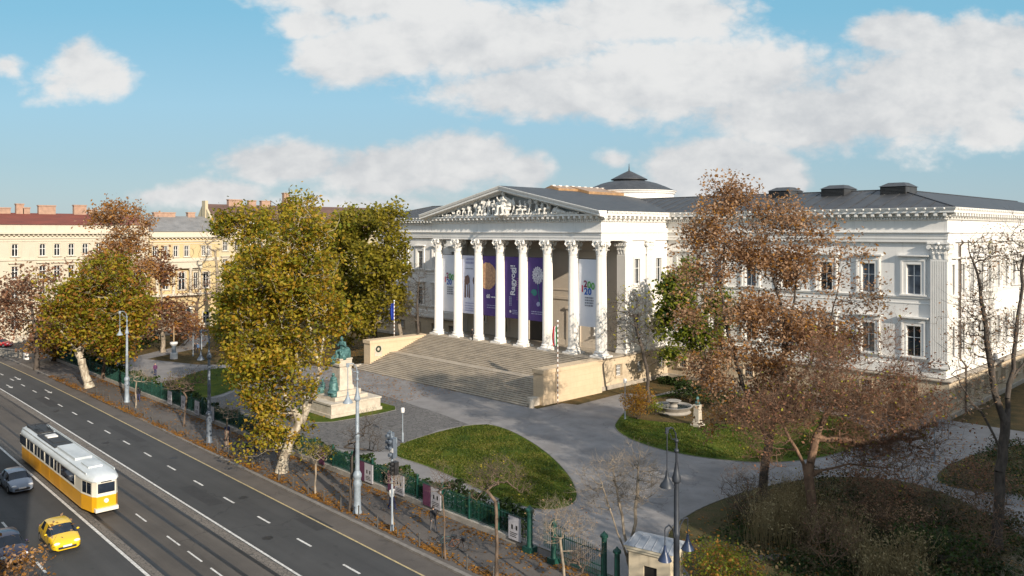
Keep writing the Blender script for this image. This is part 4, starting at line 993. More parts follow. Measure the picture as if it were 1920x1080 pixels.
def gpost(x, y, h, k=1.):
    b = MB(); b.box(x-.3*k, y-.3*k, 0, x+.3*k, y+.3*k, .35); b.lathe([(.2*k, .35), (.17*k, .5), (.16*k, h-.3), (.24*k, h-.25), (.24*k, h-.12), (.1*k, h), (.02, h+.12)], 12, (x, y, 0)); return b.build('gate_post', M['iron'], gt, True, 40)
gpost(0, 0, 2.9, 1.2); gpost(2.3, -.2, 2.7); gpost(6.2, .0, 2.9); gpost(7.4, -.3, 2.4)
b = MB(); x = 2.55
while x < 6.1: b.box(x-.014, -.15, .2, x+.014, -.12, 1.9+.25*math.sin((x-2.4)/3.7*math.pi)); x += .16
for z in (.3, .9, 1.75): b.box(2.5, -.16, z, 6.05, -.11, z+.06)
b.build('gate_leaf', M['iron'], gt)
b = MB(); x = .25
while x < 2.1: b.box(x-.014, 1.1, .1, x+.014, 1.13, 1.8); x += .16
b.build('gate_leaf', M['iron'], gt)
def poster(x, label, m, marks, w=1.15, h=1.55, y=-44.78):
    r = empty('poster_board', (x, y, .3), label, 'poster board', 0, 'poster boards hung on the railing')
    MB().box(-w/2, -.03, 0, w/2, .03, h).build('panel', m, r)
    b = MB(); b.box(-w/2-.03, -.035, -.03, w/2+.03, .035, 0); b.box(-w/2-.03, -.035, h, w/2+.03, .035, h+.03); b.build('frame', M['dark'], r)
    rg = random.Random(int(x*7)); b = MB()
    if marks:
        for k in range(2): xx = -.3+.42*k; b.box(xx, -.035, .7, xx+.16, -.031, 1.0)
        for k in range(3): b.box(-.4, -.035, .2+.12*k, rg.uniform(.1, .4), -.031, .25+.12*k)
        b.build('print', M['dark'], r)
PW = plain('poster_white', (.5, .49, .52), (.4, .39, .42), 1.2, .6); PM = plain('poster_mauve', (.14, .045, .09), (.09, .03, .07), 1.5, .6)
for x, lab in ((45.9, 'white poster board beside the gate post'), (37.6, 'white poster board right of the traffic mast'), (33.1, 'white poster board with two dark marks, behind the traffic mast'), (28.9, 'white poster board behind the tall lamp'),
               (13.5, 'white poster board in shade left of the leaning trunk'), (-1.0, 'white poster board behind a staked sapling'), (-4.8, 'white poster board in the middle of the far row'), (-8.6, 'white poster board next to the farthest lamp'), (-12.6, 'white poster board farthest along the railing')):
    poster(x, lab, PW, True)
for x, lab in ((36.5, 'mauve poster board close to the traffic mast'), (27.85, 'mauve poster board behind the tall lamp'), (32.0, 'mauve poster board between two white boards'), (21.6, 'dusky mauve poster board right of the leaning trunk')): poster(x, lab, PM, False, .85)
# lodge
lo_ = empty('gate_lodge', (57.0, -44.45, 0), 'small cream gate lodge with a grey sheet metal roof', 'lodge', R(12))
b = MB(); wall_open(b, (0, -.95, 0), (1, 0, 0), (0, -1, 0), -1.25, 1.25, 0, 2.95, [(-.35, .45, 0, 2.1)], .15); wall_open(b, (1.25, 0, 0), (0, 1, 0), (1, 0, 0), -.95, .95, 0, 2.95, [(-.4, .4, 1.0, 2.1)], .15); b.poly([(-1.25, -.95, 0), (-1.25, .95, 0), (-1.25, .95, 2.95), (-1.25, -.95, 2.95)]); b.poly([(-1.25, .95, 0), (1.25, .95, 0), (1.25, .95, 2.95), (-1.25, .95, 2.95)])
b.build('wall', stucco('lodge_stucco', (.55, .47, .34), (.3, .25, .18), .7), lo_)
MB().box(-.35, -.84, 0, .45, -.8, 2.1).build('door', M['louvre'], lo_); b = MB().box(1.08, -.4, 1.0, 1.12, .4, 2.1); b.build('window', M['glass'], lo_)
b = MB(); b.box(-1.45, -1.15, 2.95, 1.45, 1.15, 3.12); b.box(-1.36, -1.06, 2.78, 1.36, 1.06, 2.95); b.build('cornice', stucco('lodge_trim', (.58, .52, .4), (.34, .28, .22), .7), lo_)
b = MB(); b.loft([[(-1.5, -1.2, 3.12), (1.5, -1.2, 3.12), (1.5, 1.2, 3.12), (-1.5, 1.2, 3.12)], [(-1.2, -.2, 3.5), (1.2, -.2, 3.5), (1.2, .2, 3.5), (-1.2, .2, 3.5)]])
for k in range(6): x = -1.25+k*.5; b.tube([(x, -1.2, 3.14), (x*.95, -.2, 3.52)], .03, 4)
b.build('roof', plain('zinc_roof', (.34, .36, .39), (.24, .26, .29), 1.5, .5), lo_)
# ------------------------------------------------------------------ vehicles
def car(p, rz, paint, label, kind='hatch', L_=4.1, Wd=1.75, Hh=1.5, group='cars on the near carriageway'):
    r = empty('parked_car' if kind == 'parked' else 'car', p, label, 'car', rz, group)
    hw = Wd/2
    # x forward; stations: x, half width, hood/roof height, belt, tumblehome top half width, cabin flag
    S_ = [(-.5, .80, .55, .55, .70, 0), (-.485, .93, .86, .80, .8, 0), (-.43, .98, .96, .90, .82, 0), (-.38, .99, 1.02, .93, .80, 1), (-.28, 1, 1.44, .94, .70, 1), (-.12, 1, 1.5, .92, .72, 1), (.02, 1, 1.49, .9, .71, 1), (.10, 1, 1.42, .9, .70, 1), (.245, 1, .98, .9, .80, 1), (.30, .99, .93, .86, .84, 0), (.42, .96, .80, .74, .82, 0), (.475, .90, .68, .64, .76, 0), (.5, .78, .52, .5, .66, 0)]
    rows = []
    for (x, w, zt, zb, tw, cab) in S_:
        w *= hw; t = tw*hw; zt *= Hh/1.5; zb *= Hh/1.5
        half = [(w*.80, .22), (w*.97, .30), (w, .5), (w*.985, zb*.86), (w*.95, zb), (t+.02, zt-.07 if cab else zt-.01), (t*.86, zt-.015 if cab else zt), (t*.4, zt+.015)]
        rows.append([(x*L_, -y, z) for y, z in half]+[(x*L_, y, z) for y, z in half[::-1]])
    n = len(rows[0]); B = MB(); Gs = MB(); Gw = MB(); vs = [q for rr in rows for q in rr]
    body_f = []; side_f = []; wind_f = []
    for i in range(len(rows)-1):
        for j in range(n):
            k = (j+1) % n; f = (i*n+j, (i+1)*n+j, (i+1)*n+k, i*n+k)
            cab = S_[i][5] and S_[i+1][5]
            if cab and j in (4, 10) and 3 < i < 7 and i != 5: side_f.append(f)
            elif cab and i == 7 and j in (4, 10): side_f.append(f)
            elif cab and i in (3, 7) and 5 <= j <= 9: wind_f.append(f)
            else: body_f.append(f)
    body_f += [tuple(range(n-1, -1, -1)), tuple(range((len(rows)-1)*n, len(rows)*n))]
    B.add(vs, body_f); o = fixn(B.build('body', paint, r, True, 35))
    def used(fs):
        ids = sorted({q for f in fs for q in f}); mp = {q: k for k, q in enumerate(ids)}; return [vs[q] for q in ids], [tuple(mp[q] for q in f) for f in fs]
    for fs_, nm in ([q for q in wind_f if q[0]//n == 7], 'windscreen'), ([q for q in wind_f if q[0]//n == 3], 'rear_window'): MB().add(*used(fs_)).build(nm, M['carglass'], r)
    for q in side_f: MB().add(*used([q])).build('side_window', M['carglass'], r)
    for x in (-.315, .315):
        for s in (-1, 1):
            w = MB(); y = s*(hw-.09); w.tube([(x*L_, y-.1, .31), (x*L_, y+.1, .31)], [.31, .31], 18); wo_ = w.build('wheel', M['rubber'], r, True, 40)
            q = MB(); q.tube([(x*L_, y+s*.08, .31), (x*L_, y+s*.106, .31)], [.2, .18], 12); q.build('rim', M['chrome'], wo_, True, 40)
    for s in (-1, 1):
        h = MB(); h.ball((.478*L_, s*hw*.66, .66*Hh/1.5), (.1, .2, .09), 10, 6); h.build('headlight', M['lens'], r, True)
        h = MB(); h.ball((.16*L_, s*(hw+.07), .98*Hh/1.5), (.07, .1, .07), 8, 5); h.build('wing_mirror', paint, r, True)
        h = MB(); h.box(-.502*L_, s*hw*.72-.12, .62, -.478*L_, s*hw*.72+.12, .86); h.build('tail_light', M['redpaint'], r)
    b = MB(); b.box(.47*L_, -.6*hw, .3, .506*L_, .6*hw, .44); b.build('grille', M['dark'], r)
    b = MB()
    for s in (-1, 1):
        b.box(-.2*L_, min(s*(hw-.05), s*(hw+.012)), .2, .2*L_, max(s*(hw-.05), s*(hw+.012)), .34)
        for xx in (.2, .015, -.17): b.box(xx*L_-.012, min(s*(hw-.06), s*(hw+.004)), .34, xx*L_+.012, max(s*(hw-.06), s*(hw+.004)), .86)
    b.build('sill_trim', M['dark'], r)
    b = MB(); b.box(.505*L_, -.26, .42, .512*L_, .26, .53); b.build('number_plate', M['white'], r)
    return r
M['carglass'] = glassmat('car_glass', (.012, .018, .03), .05); M['chrome'] = plain('bright_metal', (.5, .5, .52), None, 4, .3, .8); M['lens'] = plain('lamp_lens', (.75, .77, .8), None, 4, .15)
def carpaint(n, c): return plain(n, c, tuple(x*.9 for x in c), .8, .3, .0, coat=.6)
car((24.0, -66.25, -.13), R(-2), carpaint('taxi_yellow', (.78, .50, .012)), 'bright yellow taxi driving beside the tram line', 'hatch', 4.2, 1.78, 1.5)
car((8.6, -65.35, -.13), R(-1), carpaint('slate_blue', (.2, .24, .31)), 'slate blue car behind the yellow taxi', 'hatch', 4.2, 1.76, 1.47)
car((24.0, -69.3, -.13), R(-1), carpaint('dark_purple', (.028, .018, .06)), 'dark purple car in the shadowed outer lane', 'hatch', 4.4, 1.78, 1.52)
car(tuple(ground_at(2, 650)), R(35), carpaint('bright_red', (.5, .02, .03)), 'small red car far away at the end of the pavement', 'parked', 3.9, 1.7, 1.5, 'cars parked beyond the garden')

# ------------------------------------------------------------------ the tram
tm = empty('tram', (10.0, -62.15, -.12), 'yellow and cream tram with a pale grey roof on the near track', 'tram', R(-.7))
TY = plain('tram_yellow', (.80, .40, .012), (.72, .35, .012), .8, .35, coat=.3); TC = plain('tram_cream', (.76, .72, .62), (.68, .64, .55), 1, .4, coat=.2); TR = plain('tram_roof', (.62, .66, .68), (.42, .46, .48), .7, .55, stretch=(.4, 1, 1)); TYd = plain('tram_door_yellow', (.70, .32, .01), None, 1, .4)
HL, HW = 10.75, 1.16
plan = [(-HL, -.62), (-HL+.35, -.86), (-HL+1.6, -HW), (HL-1.9, -HW), (HL-.35, -.88), (HL, -.66)]
plan = plan+[(x, -y) for x, y in plan[::-1]]
def band(z0, z1, g0=0., g1=0.): 
    return MB().loft([[(x*(1-g/HL), y*(1-g/HW), z) for x, y in plan] for z, g in ((z0, g0), (z1, g1))])
band(.38, 1.55).build('lower_body', TY, tm); band(1.55, 2.62, .0, .03).build('upper_body', TC, tm); band(1.5, 1.56, -.012, -.012).build('waist_rail', TC, tm)
MB().loft([[(x*(1-g/HL), y*(1-g/HW), z) for x, y in plan] for z, g in ((2.6, -.06), (2.74, -.05), (2.9, .12), (3.02, .5), (3.06, .9))]).build('roof', TR, tm, True, 50)
def side(x0, x1, z0, z1, name, m, pr=.01, s=-1):
    y = s*(HW+pr-.03*max(0, (z0-1.55)/1.07)) ; b = MB(); b.box(x0, min(y, y-s*.05), z0, x1, max(y, y-s*.05), z1); return b.build(name, m, tm)
off = -10.0
for s in (-1, 1):
    for x0, x1 in ((.15, 2.4), (3.8, 4.95), (7.35, 8.4), (10.35, 11.3), (13.4, 17.1)): side(x0+off, x1+off, 1.68, 2.48, 'window', M['carglass'], .012, s); side(x0+off-.05, x1+off+.05, 1.62, 2.53, 'window_frame', TC, .002, s)
    for x0, x1 in ((2.6, 3.7), (5.2, 7.2), (8.7, 10.1), (11.4, 13.2)):
        side(x0+off, x1+off, .42, 1.5, 'door', TYd, .006, s)
        n = 2 if x1-x0 > 1.5 else 1
        for k in range(n):
            w = (x1-x0)/n; side(x0+off+w*k+.18, x0+off+w*(k+1)-.18, 1.66, 2.46, 'door_window', M['carglass'], .01, s)
for s in (-1, 1):
    for e_ in (-1, 1):
        d = Vector((HL-.35-(HL-1.9), .88-HW, 0)) if e_ > 0 else Vector((HL-1.6-(HL-.35), 0, 0))
        x0, y0, x1, y1 = (HL-1.9, HW, HL-.35, .88) if e_ > 0 else (HL-1.6, HW, HL-.35, .86)
        for f0, f1 in ((.12, .48), (.56, .92)):
            q = MB(); a = Vector((e_*(x0+(x1-x0)*f0), s*(y0+(y1-y0)*f0+.005), 0)); b = Vector((e_*(x0+(x1-x0)*f1), s*(y0+(y1-y0)*f1+.005), 0)); nrm = Vector((0, s*.02, 0))
            q.loft([[tuple(a+Vector((0, 0, z))), tuple(b+Vector((0, 0, z))), tuple(b+nrm+Vector((0, 0, z))), tuple(a+nrm+Vector((0, 0, z)))] for z in (1.66, 2.48)]); fixn(q.build('window', M['carglass'], tm))
for e_ in (-1, 1):
    b = MB(); x = e_*(HL+.0); b.box(min(x, x+e_*.03), -.58, 1.75, max(x, x+e_*.03), .58, 2.45); b.build('windscreen', M['carglass'], tm)
    b = MB(); b.box(min(x-e_*.3, x+e_*.22), -.78, .42, max(x-e_*.3, x+e_*.22), .78, .68); b.build('bumper', TC, tm)
    b = MB(); b.tube([(x, 0, 1.15), (x+e_*.07, 0, 1.15)], [.17, .15], 14); b.build('headlight', M['lens'], tm, True, 40)
    b = MB(); b.box(min(x, x+e_*.04), -.36, 2.52, max(x, x+e_*.04), .36, 2.72); b.build('destination_board', M['dark'], tm)
for x0, x1, z, m, w in ((-9.8, -5.9, 3.2, 'dark', .62), (-4.6, -3.6, 3.2, 'white', .4), (-3.2, -1.4, 3.14, 'dark', .5), (.2, 5.2, 3.22, None, .62), (6.4, 8.2, 3.16, None, .5)):
    b = MB(); b.box(x0+10-10, -w, 2.98, x1, w, z); b.build('roof_box', M[m] if m else TR, tm)
b = MB(); b.box(-5.6, -.75, 3.0, .0, .75, 3.1); b.build('roof_mat', M['dark'], tm)
b = MB()
for s in (-1, 1): b.tube([(-7.5, s*.5, 3.22), (-5.2, s*.3, 3.42), (-7.8, s*.5, 3.55)], .03, 5)
b.tube([(-7.8, -.75, 3.56), (-7.8, .75, 3.56)], .035, 5); b.build('pantograph', M['dark'], tm)
b = MB()
for s in (-1, 1): b.box(-9.6, s*.98-.03, 2.93, 9.4, s*.98+.03, 3.06)
b.build('roof_rail', TR, tm)
for xb in (-7.4, 7.0):
    b = MB(); b.box(xb-1.2, -.9, .2, xb+1.2, .9, .5); b.build('bogie', M['dark'], tm)
    for dx in (-.8, .8):
        for s in (-.72, .72):
            w = MB(); w.tube([(xb+dx, s-.05, .33), (xb+dx, s+.05, .33)], .32, 14); w.build('wheel', M['steel'], tm, True, 40)

# ------------------------------------------------------------------ people
skin = plain('skin', (.5, .32, .24), None, 3, .6); hairm = plain('dark_hair', (.03, .022, .018), None, 6, .6)
def person(p, f, label, top, legs, stride=.15, arm=.0, seated=False):
    r = empty('person', p, label, 'person'); J = stand_joints((0, 0, 0), f[0], f[1], stride, arm) if not seated else seat_joints((0, 0, 0), f[0], f[1])
    b = MB(); body(b, J); fuse(b.build('body', skin, r, True), .022, 2)
    b = MB(); L_ = lambda a, c, q, w: limb(b, J[a], J[c], q, w)
    L_('pelvis', 'chest', .165, .19); L_('chest', 'neck', .175, .08)
    for s in 'lr': L_('chest', 'sh'+s, .13, .095); L_('sh'+s, 'el'+s, .08, .065); L_('el'+s, 'ha'+s, .062, .052)
    fuse(b.build('coat', top, r, True), .022, 2)
    b = MB()
    for s in 'lr': L_('pelvis', 'hip'+s, .145, .12); L_('hip'+s, 'kn'+s, .112, .085); L_('kn'+s, 'fo'+s, .082, .065); limb(b, Vector(J['fo'+s])+Vector((0, 0, -.03)), Vector(J['fo'+s])+J['face']*.19+Vector((0, 0, -.045)), .055, .045)
    fuse(b.build('trousers', legs, r, True), .022, 2)
    b = MB(); h = Vector(J['head'])-J['face']*.025+Vector((0, 0, .03)); b.ball(h, (.095, .108, .115), 10, 7); b.build('hair', hairm, r, True)
    return r
cl = lambda n, c: plain(n, c, tuple(x*.75 for x in c), 8, .85)
K_ = {'black': cl('black_cloth', (.02, .02, .024)), 'navy': cl('navy_cloth', (.03, .035, .09)), 'grey': cl('grey_cloth', (.12, .12, .13)), 'plum': cl('plum_cloth', (.10, .03, .09)), 'white': cl('white_cloth', (.6, .6, .58)), 'blue': cl('blue_cloth', (.08, .14, .26))}
person((-7.15, -1.35, FLOOR), (-.1, -1), 'person in black standing by the third column on the top step', K_['black'], K_['black'], .04)
person(tuple(ground_at(291, 704)), (.9, -.3), 'person in a plum coat walking on the far left court', K_['plum'], K_['navy'], .2)
person(tuple(ground_at(366, 662)), (.2, -1), 'person in black on the pale path, left of the two', K_['black'], K_['black'], .12)
person(tuple(ground_at(371, 662)), (.2, -1), 'person in grey on the pale path, right of the two', K_['blue'], K_['black'], .12)
person((40.3, -47.2, 0), (-.9, .3), 'person in dark clothes walking under the traffic mast', K_['black'], K_['grey'], .22)
person((34.6, -46.6, 0), (.9, .1), 'person with a pale jacket walking behind the tall lamp', K_['white'], K_['navy'], .2)
person((7.4, -46.9, 0), (-1, .1), 'person in navy walking behind the second lamp', K_['navy'], K_['black'], .2)
person((-18.2, -46.4, 0), (-1, .1), 'person in dark clothes beside the farthest lamp', K_['black'], K_['navy'], .2)
# ------------------------------------------------------------------ bicycles
def bicycle(p, rz, c, label):
    r = empty('bicycle', p, label, 'bicycle', rz, 'bicycles parked along the pavement')
    for x in (-.52, .52):
        b = MB(); b.tube([(x+.33*math.cos(2*math.pi*k/20), 0, .34+.33*math.sin(2*math.pi*k/20)) for k in range(21)], .02, 5)
        w = b.build('wheel', M['rubber'], r, True)
        q = MB()
        for k in range(8): a = math.pi*k/8; q.tube([(x-.32*math.cos(a), 0, .34-.32*math.sin(a)), (x+.32*math.cos(a), 0, .34+.32*math.sin(a))], .004, 3)
        q.build('spokes', M['chrome'], w)
    b = MB()
    for u, v in (((-.52, 0, .34), (-.1, 0, .3)), ((-.1, 0, .3), (-.25, 0, .82)), ((-.52, 0, .34), (-.23, 0, .76)), ((-.23, 0, .76), (.36, 0, .8)), ((-.1, 0, .3), (.37, 0, .76)), ((.36, 0, .95), (.52, 0, .34))): b.tube([u, v], .022, 6)
    b.build('frame', c, r, True); b = MB(); b.tube([(.3, -.28, 1.0), (.37, -.1, .97), (.37, .1, .97), (.3, .28, 1.0)], .018, 5); b.build('handlebar', M['dark'], r); b = MB(); b.ball((-.27, 0, .86), (.14, .08, .04), 8, 5); b.build('saddle', M['dark'], r, True)
    b = MB().box(.4, -.15, .75, .66, .15, .95); b.build('basket', M['dark'], r)
bicycle((43.2, -48.4, 0), R(20), M['bronze'], 'teal bicycle leaning by a sapling, left of a pair'); bicycle((44.0, -48.3, 0), R(35), plain('brown_frame', (.15, .06, .03)), 'brown bicycle leaning by a sapling, right of a pair')
for k in range(6):
    bicycle((11.4+k*1.05, -48.2+.25*(k % 2), 0), R(70+13*k), M['dark'], ['dark bicycle nearest the leaning trunk in the shaded row', 'dark bicycle second from the leaning trunk', 'dark bicycle third from the leaning trunk', 'dark bicycle fourth from the leaning trunk', 'dark bicycle fifth from the leaning trunk', 'dark bicycle farthest from the leaning trunk in the shaded row'][5-k])
# ------------------------------------------------------------------ town houses beyond the garden
def house(name, label, y0, y1, x, z, wm, rows, arched, bands, corn, roofm, ridge, hipd, depth=14, chim=(), basez=0, hip=(0, 0), endm=None):
    r = empty(name, (x, (y0+y1)/2, 0), label, 'building'); cy = (y0+y1)/2; mi = Matrix.Translation((-x, -cy, 0))
    def P(o): o.matrix_parent_inverse = mi; return o
    b = MB(); rc = [(yy-w/2, yy+w/2, a, c) for (yy, w, a, c, ar) in rows]
    wall_open(b, (x, 0, 0), (0, 1, 0), (1, 0, 0), y0, y1, 0, z, rc, .3)
    for yy in (y0, y1): b.poly([(x, yy, 0), (x-depth, yy, 0), (x-depth, yy, z), (x, yy, z)])
    P(b.build('wall', wm, r))
    pr = {}
    for (yy, w, a, c, ar) in rows:
        k = (w, c-a, ar)
        if k not in pr: pr[k] = window('window', w, c-a, 2, 2, .22, not ar, ar, 'glass', True, 'cream', .09)
        P(place(pr[k], r, x, yy, a, EAST))
    b = MB()
    for (a, c, d) in bands: b.box(x-.05, y0, a, x+d, y1, c)
    n = int((y1-y0)/.8)
    for i in range(n): yy = y0+(i+.5)*(y1-y0)/n; b.box(x-.05, yy-.14, corn-.45, x+.45, yy+.14, corn-.1)
    b.box(x-.1, y0, corn-.1, x+.7, y1, corn+.25); b.box(x-.1, y0, corn-1.0, x+.18, y1, corn-.75); b.box(x-.4, y0+.02, corn+.25, x+.12, y1-.02, z); P(b.build('cornice', M['cream'], r))
    b = MB(); e = .35; b.loft([[(x+e, y0, z), (x+e, y1, z), (x-depth, y1, z), (x-depth, y0, z)], [(x-depth*.5, y0+hip[0], ridge), (x-depth*.5, y1-hip[1], ridge), (x-depth*.55, y1-hip[1], ridge), (x-depth*.55, y0+hip[0], ridge)]]); ro = P(b.build('roof', roofm, r)); 
    for (yy, w, zt) in chim:
        b = MB(); b.box(x-depth*.5-.6, yy-w/2, ridge-1.5, x-depth*.5+.5, yy+w/2, zt); b.box(x-depth*.5-.7, yy-w/2-.1, zt, x-depth*.5+.6, yy+w/2+.1, zt+.22)
        k = 0
        c_ = b.build('chimney', M['chimney'], r); P(c_)
    return r
M['cream'] = stucco('cream_trim', (.56, .5, .4), (.36, .32, .26), .4); M['chimney'] = plain('chimney_brick', (.42, .27, .19), (.3, .19, .14), 1.5, .9)
cw = stucco('cream_stucco', (.53, .475, .375), (.36, .32, .26), .4); yw_ = stucco('yellow_stucco', (.53, .41, .22), (.36, .29, .17), .45); yw2 = stucco('pale_yellow_stucco', (.5, .43, .29), (.34, .29, .2), .4)
tile = plain('red_tiles', (.19, .05, .034), (.13, .038, .028), .9, .85, stretch=(1, .3, 1), bs=.2); tile2 = plain('brown_tiles', (.13, .075, .06), (.085, .05, .042), .8, .85, stretch=(1, .3, 1)); zinc = plain('grey_roof_sheet', (.22, .215, .21), (.15, .148, .145), .6, .6)
ysx = [-56.5, -54, -51.5, -49, -44.2, -39.6, -37.1, -34.6, -32.1, -29.6, -27.1, -24.6, -22.1]
rows = []
for yy in ysx: rows += [(yy, 1.05, 16.2, 18.5, True), (yy, 1.1, 11.9, 14.3, False), (yy, 1.1, 7.2, 9.8, False), (yy, 1.2, 2.4, 5.0, False)]
house('town_house', 'long cream town house with arched top windows and red tiled roof', -60, -20, -88, 22.2, cw, rows, None, [(15.4, 15.75, .22), (11.2, 11.45, .15), (6.3, 6.7, .25), (0, 1.2, .12), (19.0, 19.2, .1)], 20.5, tile, 24.5, 0, 12,
      [(-46.8, 1.6, 25.6), (-44.6, 1.8, 25.3), (-42.1, 1.3, 26.1), (-41.0, 1.2, 25.4), (-37.4, 3.0, 25.9), (-31.4, 2.3, 26.1), (-29.0, 1.6, 25.2)])
rows = [(yy, .95, 15.5, 17.8, True) for yy in (-18.8, -16.7, -14.5, -12.2)]+[(-8.45, .75, 15.6, 17.7, True), (-7.35, .75, 15.6, 17.7, True), (-7.9, 1.35, 8.6, 12.0, True), (-13.2, 1.5, 8.4, 12.2, True), (-16.6, 1.2, 8.6, 12, True), (-10.2, .9, 8.6, 12, False), (-7.9, 1.5, .6, 3.4, True), (-12.2, 2.2, .2, 4.6, True), (-16.6, 1.5, .6, 3.6, True)]
yh = house('palace', 'yellow palace with white loggia and shallow grey roof', -19.9, -5.0, -87.6, 20.9, yw_, rows, None, [(14.5, 15.2, .15), (7.2, 7.6, .2), (0, .9, .12), (18.2, 18.35, .08)], 19.7, zinc, 24.3, 0, 13, [(-14.5, 4.6, 24.9), (-8.6, 1.6, 25.0)], hip=(3, 0))
b = MB(); X0 = -87.6; b.box(X0+.0, -19, 13.0, X0+1.1, -9.2, 14.4); b.box(X0, -19, 14.4, X0+1.35, -9.0, 14.65)
for yy in (-18.6, -15.2, -11.6, -9.6): b.lathe([(.42, 7.6), (.32, 7.9), (.28, 12.5), (.42, 12.8), (.42, 13.0)], 12, (X0+.7, yy, 0))
b.box(X0, -19, 7.2, X0+1.2, -9.2, 7.65); o = b.build('loggia', M['cream'], yh, True, 40); o.matrix_parent_inverse = Matrix.Translation((87.6, 12.45, 0))
rows = []
for yy in (-3.2, -.4, 2.4, 5.2, 8, 10.8, 13.6, 16.4, 19.2, 22, 24.8): rows += [(yy, 1.1, z, z+2.1, False) for z in (4.5, 8.6, 12.6, 16.6)]
bh = house('apartment_house', 'pale yellow apartment house with steep dark brown roof and chimneys', -4.9, 40, -88.4, 21.4, yw2, rows, None, [(11.6, 11.9, .12), (0, 1, .1)], 20.6, tile2, 27.2, 0, 13, [(2.0, 3.2, 28.2), (6.3, 1.8, 28.1), (9.8, 2.4, 28.1), (15.2, 1.4, 30.2), (17.5, 2.0, 28.2)])
b = MB(); b.box(-95.2, -5.6, 20, -93.4, -4.95, 27.9); b.add([(-88.2, -4.95, 21.2), (-101, -4.95, 21.2), (-94.9, -4.95, 27.6), (-88.2, -5.4, 21.2), (-101, -5.4, 21.2), (-94.9, -5.4, 27.6)], [(0, 1, 2), (5, 4, 3), (0, 2, 5, 3), (2, 1, 4, 5)]); o = b.build('gable', yw2, bh); o.matrix_parent_inverse = Matrix.Translation((88.4, -17.55, 0))
b = MB(); b.box(-88.6, 1.0, 21.0, -87.4, 3.4, 23.2); o = b.build('dormer', M['white'], bh); o.matrix_parent_inverse = Matrix.Translation((88.4, -17.55, 0))
b = MB(); b.box(-87.45, 1.6, 21.4, -87.36, 2.8, 22.8); o2 = b.build('pane', M['glass'], o); o2.matrix_parent_inverse = o.matrix_basis.inverted()
# houses that stand behind and beside the viewpoint and shade the street
def block(name, label, x0, y0, x1, y1, h, wm):
    r = empty(name, ((x0+x1)/2, (y0+y1)/2, 0), label, 'building'); mi = Matrix.Translation((-(x0+x1)/2, -(y0+y1)/2, 0))
    b = MB().box(x0, y0, 0, x1, y1, h); b.build('wall', wm, r).matrix_parent_inverse = mi
    b = MB().box(x0-.3, y0-.3, h, x1+.3, y1+.3, h+.3); b.loft([[(x0, y0, h+.3), (x1, y0, h+.3), (x1, y1, h+.3), (x0, y1, h+.3)], [(x0+5, y0+5, h+2), (x1-5, y0+5, h+2), (x1-5, y1-5, h+2), (x0+5, y1-5, h+2)]]); b.build('roof', tile2, r).matrix_parent_inverse = mi
    rq = random.Random(int(x0))
    for q in range(int(max(x1-x0, y1-y0)/9)):  # unseen chimneys, added to break up the roofline's straight shadow edge
        cx, cy = (rq.uniform(x0+2, x1-2), rq.uniform(y0+2, y1-2)); b = MB(); w_ = rq.uniform(.5, 1.6); b.box(cx-.5, cy-w_, h, cx+.5, cy+w_, h+rq.uniform(2.2, 4.2)); b.build('chimney', M['chimney'], r).matrix_parent_inverse = mi
    b = MB()
    n = int((x1-x0)/4) 
    for i in range(n):
        for z in range(4): xx = x0+(i+.5)*(x1-x0)/n; b.box(xx-.6, y1-.05, 2+z*5, xx+.6, y1+.02, 4.6+z*5)
    n = int((y1-y0)/4)
    for i in range(n):
        for z in range(4): yy = y0+(i+.5)*(y1-y0)/n; b.box(x0-.02, yy-.6, 2+z*5, x0+.05, yy+.6, 4.6+z*5); b.box(x1-.05, yy-.6, 2+z*5, x1+.02, yy+.6, 4.6+z*5)
    b.build('windows', M['glass'], r).matrix_parent_inverse = mi
block('street_house', 'plain cream street house across the road', -70, -100, 58.6, -77.2, 23, cw)
block('corner_house', 'tall pale corner house beyond the right side of the garden', 100, -46, 118, 100, 22.5, yw2)
# ------------------------------------------------------------------ trees
def np_mesh(name, V, F, m, parent, smooth=False):
    """V (n,3); F (k,4) quads"""
    me = bpy.data.meshes.new(name); n, k = len(V), len(F)
    me.vertices.add(n); me.vertices.foreach_set('co', np.asarray(V, 'f').ravel())
    me.loops.add(4*k); me.loops.foreach_set('vertex_index', np.asarray(F, 'i').ravel())
    me.polygons.add(k); me.polygons.foreach_set('loop_start', np.arange(0, 4*k, 4, dtype='i'))
    if smooth: me.polygons.foreach_set('use_smooth', np.ones(k, bool))
    me.materials.append(m); me.update(calc_edges=True); return link(name, me, parent)
def tubes(A, B, ra, rb, n):
    A = np.asarray(A, float); B = np.asarray(B, float); d = B-A; ln = np.linalg.norm(d, axis=1, keepdims=True); d = d/np.maximum(ln, 1e-6)
    h = np.where(np.abs(d[:, 2:3]) < .9, np.array([[0, 0, 1.]]), np.array([[1., 0, 0]])); u = np.cross(d, h); u /= np.maximum(np.linalg.norm(u, axis=1, keepdims=True), 1e-6); w = np.cross(d, u)
    a = np.arange(n)*2*np.pi/n; ca, sa = np.cos(a), np.sin(a)
    ring = u[:, None, :]*ca[None, :, None]+w[:, None, :]*sa[None, :, None]
    V = np.concatenate([A[:, None, :]+ring*np.asarray(ra)[:, None, None], B[:, None, :]+ring*np.asarray(rb)[:, None, None]], 1).reshape(-1, 3)
    j = np.arange(n); k = (j+1) % n; base = (np.arange(len(A))*2*n)[:, None]
    F = np.stack([base+j, base+k, base+n+k, base+n+j], 2).reshape(-1, 4); return V, F
